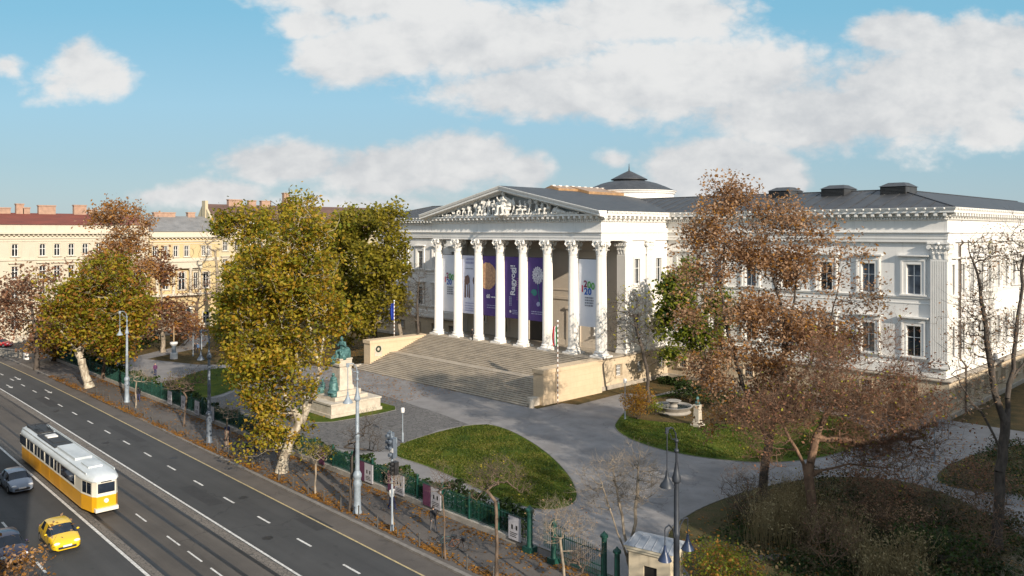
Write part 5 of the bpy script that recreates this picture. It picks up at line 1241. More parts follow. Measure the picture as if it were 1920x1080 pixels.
def leaves(P, size, R_, flat=.35, elong=1.35):
    n = len(P); nn = R_.normal(size=(n, 3)); nn[:, 2] = np.abs(nn[:, 2])+flat; nn /= np.linalg.norm(nn, axis=1, keepdims=True)
    t = R_.normal(size=(n, 3)); u = np.cross(nn, t); u /= np.linalg.norm(u, axis=1, keepdims=True); w = np.cross(nn, u); s = size*R_.uniform(.6, 1.35, (n, 1))
    V = np.stack([P-u*s*.5*elong, P-w*s*.42+nn*s*.08, P+u*s*.5*elong, P+w*s*.42+nn*s*.08], 1).reshape(-1, 3)
    return V, np.arange(4*n).reshape(-1, 4)
def tree(label, name, trunk, blobs, n, leaf=None, bark='bark', seed=1, r0=.3, clumps=0, cs=.8, per=20, lsize=.22, spread=.55, twigs=3, twl=.9, tip=.012, group='garden and street trees', step=.75, up=.25, limbs=(), shell=2.2, leaf2=None, frac2=0., exp=2.35, cat='tree', origin=None):
    pad = (cs if clumps else 0)*.9+(spread*.5 if leaf else 0)+.15
    blobs = [(c, tuple(max(q-pad, q*.35) for q in r)) for c, r in blobs]
    R_ = np.random.default_rng(seed); T = [np.array(t, float) for t in trunk]; base = T[0].copy()
    nodes = []; par = []
    def chain(pts, p0):
        last = p0
        for a, b in zip(pts, pts[1:]):
            k = max(1, int(np.linalg.norm(b-a)/step))
            for i in range(1, k+1):
                q = a+(b-a)*i/k
                if i < k: q = q+R_.normal(size=3)*.05
                nodes.append(q); par.append(last); last = len(nodes)-1
        return last
    nodes.append(base); par.append(-1); chain(T, 0)
    for lm in limbs:
        L0 = [np.array(q, float) for q in lm]; i0 = int(np.argmin(np.linalg.norm(np.array(nodes)-L0[0], axis=1))); chain([nodes[i0]]+L0[1:], i0)
    ntr = len(nodes)
    # attractors inside the crown's ellipsoids
    vol = np.array([b[1][0]*b[1][1]*b[1][2] for b in blobs])**.75; vol /= vol.sum(); cnt = R_.multinomial(clumps or n, vol); pts = []
    for (c, r), k in zip(blobs, cnt):
        d = R_.normal(size=(k, 3)); d /= np.linalg.norm(d, axis=1, keepdims=True); pts.append(np.array(c)+d*np.array(r)*(R_.random((k, 1))**(1/shell)))
    at = np.concatenate(pts)
    if clumps:
        at = at[R_.integers(0, len(at), n)]+R_.normal(size=(n, 3))*cs
    at = at[at[:, 2] > .6]
    tn = np.array(nodes); dist = np.array([np.min(np.linalg.norm(tn-a, axis=1)) for a in at]); at = at[np.argsort(dist)]
    cap = len(nodes)+len(at)*30; NP = np.zeros((cap, 3)); NP[:ntr] = tn; m = ntr; term = []
    low = max(2, int(ntr*.12))
    for a in at:
        d = NP[:m]-a; q = np.linalg.norm(d, axis=1)+np.maximum(0, d[:, 2])*.9; q[:low] += 50
        i = int(np.argmin(q)); ln = np.linalg.norm(a-NP[i]); k = max(1, min(25, int(ln/step))); s = NP[i].copy(); last = i
        side = R_.normal(size=3)*ln*.07; side[2] -= ln*up*.35
        for j in range(1, k+1):
            f = j/k; p = s+(a-s)*f+side*math.sin(math.pi*f)+R_.normal(size=3)*.03
            NP[m] = p; par.append(last); last = m; m += 1
        term.append(last)
    NP = NP[:m]; par = np.array(par); w = np.zeros(m); kids = np.zeros(m, int)
    for i in range(1, m): kids[par[i]] += 1
    tips = np.where(kids == 0)[0]; w[tips] = tip**exp
    for i in range(m-1, 0, -1): w[par[i]] += w[i]
    rad = np.maximum(w, tip**exp)**(1/exp)
    hh = np.clip((NP[:ntr, 2]-base[2])/max(T[-1][2]-base[2], .1), 0, 1)
    sc_ = r0/max(rad[0], 1e-6); fade = np.clip((rad/rad[0]), 0, 1)**1.0; rad = rad*(1+(sc_-1)*fade)
    flare = 1+.5*np.exp(-np.maximum(NP[:, 2]-base[2], 0)/.5)*(np.arange(m) < ntr); rad = rad*flare
    i = np.arange(1, m); big = rad[i] > .07
    root = empty(name, tuple(base), label, cat, 0, group); off = base
    V1, F1 = tubes(NP[par[i[big]]]-off, NP[i[big]]-off, rad[par[i[big]]], rad[i[big]], 8); ib = i[~big]
    rp = np.minimum(rad[par[ib]], rad[ib]*1.8)
    V2, F2 = tubes(NP[par[ib]]-off, NP[ib]-off, rp, rad[ib], 4); VV = [V1, V2]; FF = [F1, F2+len(V1)]; c0 = len(V1)+len(V2)
    thin = np.where(rad < max(.03, tip*2.6))[0]; thin = thin[thin >= ntr] if len(thin[thin >= ntr]) else tips
    tw_end = NP[tips]
    if twigs:
        src = R_.choice(thin, len(tips)*twigs); d = R_.normal(size=(len(src), 3)); d[:, 2] = np.abs(d[:, 2])*.8+.15
        out = NP[src]-NP[par[src]]; out /= np.maximum(np.linalg.norm(out, axis=1, keepdims=True), 1e-6); d = d/np.linalg.norm(d, axis=1, keepdims=True)+out*.9; d /= np.linalg.norm(d, axis=1, keepdims=True)
        ln = R_.uniform(.35, 1.1, (len(src), 1))*twl; E = NP[src]+d*ln
        V3, F3 = tubes(NP[src]-off, E-off, np.full(len(src), tip*.8), np.full(len(src), tip*.35), 3); VV.append(V3); FF.append(F3+c0); tw_end = np.concatenate([tw_end, E])
    np_mesh('trunk', np.concatenate(VV), np.concatenate(FF), M[bark], root, True)
    if leaf:
        P = np.repeat(tw_end[R_.permutation(len(tw_end))][:max(1, len(tips))], per, 0); P = P+R_.normal(size=P.shape)*spread*np.array([1, 1, .8])
        P = P[P[:, 2] > .25]-off; k = int(len(P)*(1-frac2)); sel = P[:k] if not leaf2 else None
        if leaf2:
            msk = R_.random(len(P)) < frac2; V, F = leaves(P[msk], lsize, R_); np_mesh('crown', V, F, M[leaf2], root); P = P[~msk]
        V, F = leaves(P, lsize, R_); np_mesh('crown', V, F, M[leaf], root)
    return root
def px_tree(D, tr, bl, dz=0):
    """trunk and crown ellipsoids measured at the tree's own distance D"""
    k = D/FPX; T = [tuple(at_depth(x, y, D)) for x, y in tr]; T[0] = (T[0][0], T[0][1], 0.)
    B = []
    for b in bl:
        x, y, rx, ry = b[:4]; dd = b[4] if len(b) > 4 else 0; c = at_depth(x, y, D+dd); kk = (D+dd)/FPX; rr = b[5] if len(b) > 5 else min(rx, 90)*kk
        B.append((tuple(c), (rr if False else rx*kk, rr if False else rx*kk, ry*kk)))
    return T, B
def dep(px, py): return CAM.z*FPX/(py-HOR)
def tip_(D, pts): return [tuple(at_depth(x, y, D)) for x, y in pts]
M['plane'] = barkmat('plane_bark', (.55, .50, .40), (.33, .28, .21), (.15, .12, .09)); M['bark'] = barkmat('dark_bark', (.10, .08, .065), (.065, .052, .042), (.03, .025, .02))
M['brown_bark'] = barkmat('brown_bark', (.17, .12, .085), (.11, .078, .055), (.05, .036, .028)); M['pale_bark'] = barkmat('pale_bark', (.34, .28, .21), (.22, .18, .135), (.1, .08, .06))
M['red_twig'] = barkmat('reddish_twigs', (.24, .145, .09), (.16, .095, .06), (.09, .055, .036))
M['gold'] = leafmat('golden_olive_leaves', [(.065, .09, .012), (.155, .17, .013), (.28, .25, .018), (.42, .32, .024), (.54, .42, .08)], 0.5)
M['gold2'] = leafmat('amber_leaves', [(.16, .10, .012), (.34, .2, .018), (.46, .27, .026), (.54, .36, .06)], 0.5)
M['olive'] = leafmat('olive_leaves', [(.09, .09, .014), (.19, .165, .018), (.3, .245, .026), (.4, .32, .05)], 0.5)
M['orange'] = leafmat('orange_brown_leaves', [(.14, .065, .02), (.3, .14, .03), (.43, .2, .035), (.52, .28, .06)], 0.5)
M['brownleaf'] = leafmat('tan_brown_leaves', [(.18, .098, .055), (.34, .2, .112), (.48, .305, .18), (.58, .40, .255)], 0.5)
M['redleaf'] = leafmat('russet_leaves', [(.11, .055, .036), (.22, .11, .066), (.33, .165, .095), (.42, .22, .13)], 0.5)
M['green'] = leafmat('fresh_green_leaves', [(.07, .11, .012), (.17, .21, .018), (.3, .32, .035), (.44, .43, .1)], .6)
M['dkgreen'] = leafmat('dark_green_leaves', [(.008, .02, .005), (.02, .042, .009), (.045, .075, .014), (.08, .11, .02)])
M['yelgreen'] = leafmat('yellow_green_leaves', [(.12, .12, .012), (.26, .24, .02), (.38, .32, .04)])
M['dead'] = leafmat('dead_undergrowth', [(.03, .026, .012), (.07, .055, .025), (.12, .085, .04), (.18, .125, .06)], .3)
M['dry'] = leafmat('dry_grass', [(.2, .15, .07), (.36, .28, .14), (.5, .4, .22)])

# the two big golden planes before the monument
T, B = px_tree(68.8, [(528, 885), (531, 862), (545, 822), (572, 778), (590, 735), (606, 640), (612, 560), (600, 470), (590, 410)],
   [(560, 440, 72, 62), (520, 520, 92, 90), (582, 550, 76, 85), (470, 560, 58, 80), (618, 610, 40, 50), (530, 650, 90, 80), (480, 690, 62, 62), (462, 640, 45, 55), (492, 760, 54, 58), (520, 815, 50, 42), (548, 790, 36, 40), (560, 730, 40, 42), (446, 600, 30, 60), (462, 490, 28, 45)])
tree('big golden olive plane tree leaning over the railing in front of the monument', 'plane_tree', T, B, 1900, 'gold', 'plane', 11, .42, clumps=210, cs=.6, per=52, lsize=.25, spread=.46, twigs=2, leaf2='gold2', frac2=.3,
     limbs=[tip_(68.8, [(560, 795), (535, 740), (505, 660), (490, 560), (470, 480)]), tip_(68.8, [(572, 778), (560, 690), (545, 600), (545, 500), (560, 420)]), tip_(68.8, [(588, 740), (600, 700), (570, 560), (584, 500), (600, 450)])])
T, B = px_tree(85, [(508, 798), (508, 740), (506, 690), (500, 600), (490, 500), (470, 440)], [(428, 435, 26, 52), (428, 435, 26, 52), (428, 435, 26, 52), (463, 428, 28, 46), (463, 428, 28, 46), (455, 505, 40, 55), (452, 600, 46, 75), (505, 440, 40, 45), (540, 410, 42, 30), (580, 400, 26, 22), (495, 540, 50, 80), (446, 680, 26, 40)])
tree('tall golden plane tree with a mottled white trunk, behind the leaning one', 'plane_tree', T, B, 900, 'gold', 'plane', 12, .42, clumps=120, cs=.55, per=48, lsize=.27, spread=.46, twigs=2, leaf2='gold2', frac2=.25)
shoots = [tip_(85, [(x, 420), (x+dx, y)]) for x, dx, y in ((540, 2, 352), (555, -2, 366), (562, 2, 372), (575, 1, 368), (588, 0, 362), (598, 2, 366), (527, -2, 372), (507, 0, 376), (534, 3, 368))]
B = []
for s in shoots:
    for f in (.3, .5, .7, .9): B.append((tuple(np.array(s[0])+(np.array(s[1])-np.array(s[0]))*f), (.2, .2, .5)))
tree('slim shoots with dark leaves rising above the golden crown', 'poplar_tree', [tuple(ground_at(548, 790))]+tip_(85, [(548, 600), (552, 430)]), B, 150, 'olive', 'bark', 13, .22, per=14, lsize=.22, spread=.2, twigs=1, twl=.4, limbs=[[a, b] for a, b in shoots])
# olive trees by the left wing
T, B = px_tree(140, [(704, 655), (703, 620), (700, 560), (690, 480), (680, 430)], [(650, 445, 52, 55), (700, 420, 36, 36), (640, 530, 50, 70), (690, 560, 40, 62), (610, 470, 20, 60), (660, 610, 32, 30)])
tree('broad olive leaved tree left of the stairs, behind the monument', 'broad_tree', T, B, 1100, 'olive', 'brown_bark', 14, .42, clumps=160, cs=1.0, per=40, lsize=.55, spread=.8, twigs=2, tip=.018, leaf2='green', frac2=.15)
T, B = px_tree(131, [(755, 675), (752, 632), (744, 590), (735, 540), (730, 460), (728, 420)], [(728, 415, 26, 30), (728, 475, 34, 55), (735, 565, 30, 45), (700, 500, 40, 55), (752, 520, 16, 45), (700, 590, 30, 40)])
tree('olive leaved tree with a pale curved trunk beside the left wing', 'broad_tree', T, B, 800, 'olive', 'pale_bark', 15, .34, clumps=120, cs=.9, per=40, lsize=.5, spread=.7, twigs=2, tip=.018, leaf2='gold', frac2=.3)
T, B = px_tree(128, [(782, 672), (784, 620), (782, 570), (786, 520)], [(782, 530, 24, 38), (770, 580, 20, 30), (796, 570, 14, 40)])
tree('dark bare tree in shade against the left wing', 'bare_tree', T, B, 260, None, 'bark', 16, .22, twigs=7, twl=1.3, tip=.018)
# planes along the pavement on the left
T, B = px_tree(106, [(168, 726), (153, 673), (132, 643), (107, 610), (92, 580), (76, 520)], [(190, 600, 72, 48), (150, 560, 66, 50), (230, 620, 46, 45), (110, 590, 36, 35), (250, 565, 38, 52), (205, 520, 52, 46), (215, 655, 32, 24), (100, 630, 30, 28)])
tree('leaning golden plane tree with a pale mottled trunk on the far pavement', 'plane_tree', T, B, 1200, 'gold', 'plane', 17, .5, clumps=170, cs=.85, per=46, lsize=.36, spread=.65, twigs=2, leaf2='orange', frac2=.3,
     limbs=[tip_(106, [(145, 660), (190, 600), (210, 540), (215, 490)])])
T, B = px_tree(112, [(195, 722), (196, 690), (205, 640), (215, 600)], [(215, 640, 34, 30), (200, 600, 36, 40), (240, 610, 24, 38)])
tree('smaller brown leaved plane tree beside the leaning plane', 'plane_tree', T, B, 360, 'brownleaf', 'brown_bark', 18, .3, clumps=55, cs=.7, per=34, lsize=.42, spread=.6, leaf2='gold', frac2=.3)
T, B = px_tree(132, [(222, 668), (224, 600), (230, 500), (240, 430)], [(202, 410, 32, 36), (246, 412, 36, 38), (202, 410, 32, 36), (228, 465, 44, 45), (210, 510, 58, 48), (265, 520, 34, 55), (250, 445, 30, 32)])
tree('tall orange topped plane tree in front of the cream house', 'plane_tree', T, B, 900, 'brownleaf', 'plane', 19, .45, clumps=130, cs=.9, per=34, lsize=.36, spread=.65, twigs=3, leaf2='orange', frac2=.45)
T, B = px_tree(120, [(68, 698), (70, 640), (60, 580), (50, 530)], [(40, 545, 55, 30), (80, 520, 38, 18), (30, 600, 48, 36), (92, 600, 40, 40), (10, 570, 30, 40), (60, 640, 40, 20)])
tree('dark russet tree at the far left end of the pavement', 'russet_tree', T, B, 640, 'redleaf', 'bark', 20, .32, clumps=100, cs=.9, per=18, lsize=.36, spread=.7, twigs=5, leaf2='brownleaf', frac2=.3)
T, B = px_tree(128, [(100, 690), (102, 650), (104, 600)], [(110, 640, 36, 26), (95, 610, 36, 30), (140, 630, 28, 30)])
tree('low amber tree between the russet tree and the leaning plane', 'amber_tree', T, B, 360, 'gold2', 'bark', 21, .25, clumps=60, cs=.8, per=32, lsize=.44, spread=.6)
T, B = px_tree(137, [(306, 661), (305, 620), (303, 560), (300, 500), (302, 470)], [(302, 520, 26, 42), (322, 590, 38, 40), (285, 600, 32, 42), (308, 480, 16, 22), (340, 610, 26, 26)])
tree('russet cypress with a straight trunk before the yellow palace', 'cypress_tree', T, B, 520, 'redleaf', 'pale_bark', 22, .36, clumps=90, cs=.8, per=20, lsize=.42, spread=.6, twigs=5, tip=.02, leaf2='orange', frac2=.25)
T, B = px_tree(162, [(412, 626), (410, 560), (407, 510), (404, 470)], [(405, 450, 30, 55), (395, 520, 36, 40), (425, 520, 26, 50)])
tree('tall bare tree standing before the palace end bay', 'bare_tree', T, B, 150, None, 'pale_bark', 23, .55, twigs=3, twl=1.4, tip=.03)
T, B = px_tree(156, [(371, 628), (368, 590), (370, 570)], [(352, 560, 28, 36), (385, 560, 26, 40), (366, 540, 22, 30)])
tree('bare tree with a russet haze of twigs below the loggia', 'bare_tree', T, B, 160, 'redleaf', 'brown_bark', 24, .35, per=4, lsize=.3, twigs=6, twl=1.4, tip=.022)
# right side garden
T, B = px_tree(97, [(1217, 751), (1214, 700), (1205, 660), (1196, 625), (1188, 590)], [(1185, 570, 46, 34), (1205, 615, 42, 40), (1165, 625, 32, 45), (1222, 660, 22, 30), (1150, 600, 20, 30)])
tree('thin dark tree nearly bare with a few yellow green leaves, before the podium', 'thin_tree', T, B, 420, 'yelgreen', 'bark', 25, .2, per=1, lsize=.3, spread=.3, twigs=7, twl=1.2, tip=.016, shell=3)
c = at_depth(1170, 618, 96); rg_ = np.random.default_rng(5); 
T, B = px_tree(103, [(1322, 733), (1318, 680), (1315, 620), (1300, 560)], [(1272, 555, 38, 52), (1250, 610, 28, 45), (1300, 625, 36, 52), (1288, 520, 30, 28), (1330, 650, 28, 40), (1262, 660, 24, 28), (1340, 580, 26, 50)])
tree('fresh green leaved tree at the corner of portico and right wing', 'green_tree', T, B, 800, 'green', 'bark', 26, .4, clumps=120, cs=.65, per=36, lsize=.38, spread=.55, twigs=2, leaf2='dkgreen', frac2=.3)
T, B = px_tree(61, [(1425, 946), (1432, 890), (1442, 830), (1456, 770), (1468, 690), (1470, 600), (1445, 500), (1410, 420)],
   [(1365, 382, 44, 42), (1365, 382, 44, 42), (1305, 455, 46, 44), (1300, 520, 40, 40), (1335, 420, 44, 40), (1345, 720, 46, 46), (1400, 775, 56, 46), (1345, 800, 40, 40), (1432, 402, 54, 42), (1490, 432, 54, 42), (1345, 470, 44, 48), (1405, 480, 64, 55), (1480, 505, 66, 50), (1555, 505, 46, 38), (1325, 545, 36, 48), (1405, 590, 74, 55), (1500, 625, 74, 55), (1575, 590, 42, 46), (1365, 660, 44, 48), (1450, 690, 64, 45), (1600, 482, 24, 24), (1540, 450, 34, 32), (1560, 650, 60, 50), (1620, 560, 40, 40), (1460, 760, 70, 46), (1300, 610, 34, 40), (1330, 690, 40, 40)])
tree('huge tan brown leaved tree filling the view before the right wing', 'brown_tree', T, B, 3700, 'brownleaf', 'bark', 27, .34, clumps=500, cs=.55, per=30, lsize=.19, spread=.42, twigs=4, twl=.8, tip=.009, leaf2='orange', frac2=.2,
     limbs=[tip_(61, [(1442, 830), (1400, 740), (1370, 640), (1350, 540), (1360, 440)]), tip_(61, [(1456, 770), (1520, 680), (1560, 590), (1580, 500)]), tip_(61, [(1468, 690), (1490, 560), (1500, 450)])])
T, B = px_tree(54.8, [(1527, 1002), (1522, 940), (1516, 890), (1530, 820), (1560, 760), (1600, 700)], [(1480, 775, 84, 62), (1600, 755, 96, 62), (1680, 715, 66, 55), (1560, 680, 76, 50), (1705, 800, 66, 46), (1620, 850, 84, 46), (1440, 850, 50, 56), (1740, 850, 56, 40), (1650, 640, 46, 36), (1700, 770, 90, 56), (1640, 830, 90, 50), (1560, 740, 80, 60), (1420, 800, 60, 60), (1760, 780, 50, 50)])
tree('wide spreading dark tree of reddish bare twigs with scattered yellow leaves', 'twiggy_tree', T, B, 3400, 'redleaf', 'red_twig', 28, .34, clumps=800, cs=.7, per=7, lsize=.15, spread=.4, twigs=13, twl=1.3, tip=.009, leaf2='yelgreen', frac2=.12, up=.05,
     limbs=[tip_(54.8, [(1516, 890), (1470, 800), (1450, 740)]), tip_(54.8, [(1530, 820), (1640, 830), (1730, 820)]), tip_(54.8, [(1518, 900), (1590, 870), (1690, 880)])])
T, B = px_tree(52, [(1868, 1006), (1874, 930), (1880, 860), (1885, 790), (1892, 720), (1904, 640), (1914, 560), (1920, 480)], [(1850, 480, 52, 70), (1905, 470, 48, 85), (1822, 600, 46, 62), (1885, 620, 56, 60), (1935, 590, 36, 100), (1800, 690, 40, 46), (1845, 730, 54, 44), (1800, 640, 40, 50), (1835, 560, 50, 60), (1850, 660, 50, 50), (1825, 760, 40, 36), (1960, 470, 40, 80)])
tree('tall bare dark tree at the right edge before the side facade', 'bare_tree', T, B, 1300, 'brownleaf', 'bark', 29, .32, clumps=600, cs=.4, per=3, lsize=.13, spread=.3, twigs=6, twl=.8, tip=.010, leaf2='yelgreen', frac2=.08, shell=1.8,
     limbs=[tip_(52, [(1885, 800), (1866, 740), (1850, 640), (1838, 540), (1815, 450)]), tip_(52, [(1880, 850), (1850, 790), (1800, 720)]), tip_(52, [(1892, 720), (1940, 640), (1950, 520)])])
T, B = px_tree(46.5, [(1192, 1102), (1178, 1050), (1158, 1000), (1142, 950), (1128, 905)], [(1140, 880, 46, 34), (1190, 872, 52, 44), (1112, 930, 38, 46), (1170, 930, 54, 44), (1222, 905, 34, 44), (1090, 900, 24, 40)])
tree('pale bare multi stemmed tree inside the gate', 'bare_tree', T, B, 900, None, 'pale_bark', 30, .16, twigs=6, twl=.8, tip=.0065, shell=1.9, up=.4,
     limbs=[tip_(46.5, [(1185, 1080), (1170, 1000), (1160, 940), (1150, 880)]), tip_(46.5, [(1178, 1050), (1192, 980), (1196, 900), (1200, 850)])])
T, B = px_tree(44.5, [(1062, 1128), (1056, 1060), (1050, 1010)], [(1045, 965, 52, 36), (1085, 985, 44, 34), (1030, 1000, 36, 30), (1100, 1030, 34, 34)])
tree('bushy bare sapling with dense fine twigs by the gate posts', 'bare_tree', T, B, 520, 'brownleaf', 'pale_bark', 31, .08, per=1, lsize=.09, spread=.2, twigs=6, twl=.6, tip=.005)
# young street trees in the pavement
def sapling(base, pts, bl, label, n=160, leaf=None, per=1, bark='pale_bark', seed=1, r0=.07, tw=6, tip=.006, ls=.1, stake=False):
    D = dep(*base); T, B = px_tree(D, [base]+pts, bl); r = tree(label, 'street_tree', T, B, n, leaf, bark, seed, r0, per=per, lsize=ls, spread=.2, twigs=tw, twl=.6, tip=tip, group='young street trees')
    if stake:
        for dx in (-.3, .3):
            b = MB().lathe([(.04, 0), (.035, 1.7)], 6, (dx, .05, 0)); b.box(-.3, .03, 1.5, .3, .06, 1.58) if dx > 0 else None; b.build('stake', M['chimney'], r)
sapling((932, 1086), [(932, 1020), (931, 965), (929, 940)], [(905, 895, 46, 34), (935, 880, 46, 34), (965, 890, 30, 34), (985, 915, 28, 18), (890, 930, 20, 18)], 'bare street tree with a spotted straight trunk, in front of the lawn', 480, 'gold', 1, 'brown_bark', 41, .1, 7, .0055, .09)
sapling((835, 1048), [(834, 980), (830, 930)], [(830, 895, 30, 32), (815, 915, 16, 16), (850, 905, 18, 24)], 'thin bare street tree beside the parked bicycles', 130, None, 1, 'brown_bark', 42, .06)
sapling((737, 994), [(735, 950), (736, 910)], [(738, 890, 26, 30), (755, 905, 16, 20)], 'thin bare street tree at the foot of the traffic mast', 140, 'brownleaf', 1, 'pale_bark', 43, .06)
sapling((656, 958), [(657, 910), (660, 860)], [(690, 800, 34, 40), (660, 820, 26, 30), (705, 830, 22, 26)], 'dark bare street tree close to the tall lamp', 240, None, 1, 'bark', 44, .11, 6, .008)
sapling((591, 926), [(592, 890), (592, 870)], [(590, 848, 34, 22), (560, 845, 22, 18), (612, 850, 22, 18)], 'young street tree keeping a few olive leaves, right of the leaning trunk', 200, 'olive', 5, 'pale_bark', 45, .07, 4, .007, .16)
sapling((424, 840), [(425, 810), (426, 785)], [(424, 765, 24, 22), (440, 775, 14, 16)], 'staked young street tree right of the second lamp', 150, None, 1, 'pale_bark', 46, .07, 6, .008, .1, True)
sapling((345, 800), [(347, 770), (350, 745)], [(348, 715, 46, 24), (375, 700, 26, 20), (320, 720, 26, 20)], 'young street tree with a wide crown of bare twigs left of the second lamp', 330, 'olive', 1, 'brown_bark', 47, .09, 7, .010, .14)
sapling((255, 765), [(254, 735), (256, 715)], [(258, 700, 18, 18), (275, 705, 20, 18), (246, 708, 12, 14)], 'small bare street tree next to the farthest lamp', 130, None, 1, 'pale_bark', 48, .08, 6, .009)
sapling((471, 868), [(472, 840), (473, 820)], [(470, 800, 24, 22), (490, 806, 18, 16)], 'thin bare street tree behind the row of bicycles', 130, 'olive', 2, 'bark', 49, .06, 5, .008, .14)
sapling((1085, 1190), [(1080, 1130), (1078, 1080)], [(1075, 1045, 24, 26), (1095, 1055, 20, 24)], 'thin bare street tree at the lower edge beside the gate', 120, None, 1, 'brown_bark', 50, .06, 5, .005)
# tall tree beyond the right edge, whose shade falls over the oval lawn
tree('tall half bare plane tree standing beyond the lower right edge of the garden', 'plane_tree', [(87, -48, 0), (86.6, -47.6, 6), (86.2, -47.4, 12), (86, -47, 19)], [((86, -47, 17), (4.4, 4.6, 7)), ((88, -49, 14), (4, 4, 5)), ((85.6, -44, 19), (3.6, 4, 5)), ((87, -51, 18), (4, 4, 5))], 600, 'gold', 'plane', 60, .45, clumps=120, cs=.8, per=14, lsize=.3, spread=.6, twigs=3)
# street tree just below the viewpoint
c0 = Vector((48.2, -74.6, 0)); B = [((48.1, -74.7, 7.2), (1.7, 1.7, 1.5)), ((47.4, -75.0, 7.9), (1.2, 1.2, 1.0)), ((48.75, -73.75, 8.1), (.8, .8, 1.0)), ((47.0, -74.4, 7.2), (1.5, 1.5, 1.1)), ((48.6, -74.0, 7.3), (.9, .9, .9))]
tree('brown leaved treetop poking up in the lower left corner', 'street_tree', [(48.2, -74.8, 0), (48.2, -74.7, 3), (48.2, -74.6, 6.4)], B, 360, 'brownleaf', 'bark', 51, .12, clumps=60, cs=.3, per=14, lsize=.11, spread=.22, twigs=3, twl=.5, tip=.006, leaf2='orange', frac2=.5)

# ------------------------------------------------------------------ shrubs, hedges, grasses
def shrub(name, label, c, r, n, leaf, lsize, seed, per=14, bark='bark', cat='shrub', group=None, spread=.25, twigs=2, extra=(), leaf2=None, frac2=0.):
    c = Vector(c); B = [((c.x, c.y, r[2]*.75), (r[0], r[1], r[2]*.72))]+[((c.x+a, c.y+b, z), q) for a, b, z, q in extra]
    tr = [(c.x, c.y, 0), (c.x+.05, c.y, r[2]*.3)]; lim = [[(c.x, c.y, .1), (c.x+r[0]*.5*math.cos(a), c.y+r[1]*.5*math.sin(a), r[2]*.5)] for a in (0, 1.3, 2.6, 3.9, 5.2)]
    return tree(label, name, tr, B, n, leaf, bark, seed, .05, per=per, lsize=lsize, spread=spread, twigs=twigs, twl=.5, tip=.006, group=group, step=.4, limbs=lim, shell=2.6, cat=cat, leaf2=leaf2, frac2=frac2)
def hedge(label, x0, x1, y, w, h, leaf, ls, seed, dens=150):
    R_ = np.random.default_rng(seed); n = int((x1-x0)*dens); root = empty('hedge', ((x0+x1)/2, y, 0), label, 'hedge')
    X = R_.uniform(x0, x1, n); hh = h*(.78+.28*np.sin(X*1.7+seed)*np.sin(X*.63)+.1*np.sin(X*5)); a = R_.random(n)
    P = np.stack([X-(x0+x1)/2, R_.uniform(-w, w, n), hh*(1-(1-a)**2)], 1); V, F = leaves(P, ls, R_); np_mesh('foliage', V, F, M[leaf], root)
    k = int((x1-x0)*5); A = np.stack([R_.uniform(x0, x1, k)-(x0+x1)/2, R_.uniform(-w*.5, w*.5, k), np.zeros(k)], 1); Bq = A+np.stack([R_.normal(size=k)*.2, R_.normal(size=k)*.15, np.full(k, h*.7)], 1)
    V, F = tubes(A, Bq, np.full(k, .02), np.full(k, .008), 4); np_mesh('stems', V, F, M['bark'], root); return root
hedge('dense dark green hedge behind the railing below the oval lawn', 37.5, 45.6, -43.2, .75, 1.9, 'dkgreen', .2, 3, 420)
hedge('green hedge behind the railing between tall lamp and traffic mast', 25, 37, -43.4, .6, 1.75, 'dkgreen', .2, 4, 330)
hedge('shaded dark hedge behind the railing left of the leaning trunk', -6, 24, -43.5, .6, 1.5, 'dkgreen', .24, 5, 200)
hedge('dark overgrown hedge along the far end of the railing', -58, -8, -43.2, .9, 1.9, 'dkgreen', .32, 6, 120)
hedge('dark clipped hedge at the foot of the right wing', 19.5, 24.5, 9.5, 1.0, 1.1, 'dkgreen', .2, 7, 260)
shrub('round_bush', 'round orange brown bush on the lawn corner near the podium', ground_at(1195, 786), (2.3, 2.0, 2.6), 380, 'orange', .13, 61, 22, spread=.22, leaf2='gold2', frac2=.4)
shrub('small_bush', 'small bright green bush right of the orange bush', ground_at(1229, 778), (.9, .9, .9), 90, 'green', .14, 62, 14)
shrub('dark_bush', 'dark green bush behind the round basin', (29.5, 1.5, 0), (2.6, 1.6, 1.8), 260, 'dkgreen', .2, 63, 16)
shrub('dark_bush', 'dark spreading bush between basin and right wing', (35.5, .5, 0), (3.0, 1.8, 1.8), 260, 'dkgreen', .2, 64, 14)
shrub('evergreen_bush', 'tall dark evergreen before the palace, at the edge of the golden tree', ground_at(433, 662), (3.4, 3.4, 7.5), 420, 'dkgreen', .36, 65, 22, spread=.5)
shrub('evergreen_bush', 'dark evergreen bush left of the russet cypress', ground_at(262, 655), (4.2, 3.2, 3.2), 260, 'dkgreen', .34, 66, 18, spread=.5)
shrub('russet_bush', 'wide russet bush under the russet cypress', ground_at(345, 648), (6, 3.5, 4.2), 420, 'redleaf', .3, 67, 14, spread=.5, leaf2='orange', frac2=.3)
shrub('evergreen_bush', 'dark evergreen mass at the foot of the leaning plane', (-43, -41.5, 0), (5.5, 2.0, 4.6), 420, 'dkgreen', .32, 68, 16, spread=.45)
shrub('evergreen_bush', 'dark evergreen mass under the russet tree at the far left', (-62, -41, 0), (7, 3, 4.6), 420, 'dkgreen', .36, 69, 16, spread=.5)
shrub('lodge_bush', 'green bush turning orange at its foot, right of the lodge', (60.6, -43.4, 0), (2.6, 1.9, 2.6), 520, 'green', .13, 70, 16, spread=.25, leaf2='orange', frac2=.35)
shrub('lodge_bush', 'low olive bush behind the lodge', (59.2, -40.6, 0), (1.8, 1.4, 1.7), 260, 'olive', .13, 71, 12, spread=.25)
shrub('dark_bush', 'very dark bush in the lower right corner', (70.5, -35.5, 0), (2.8, 2.2, 1.9), 380, 'dkgreen', .16, 72, 12)
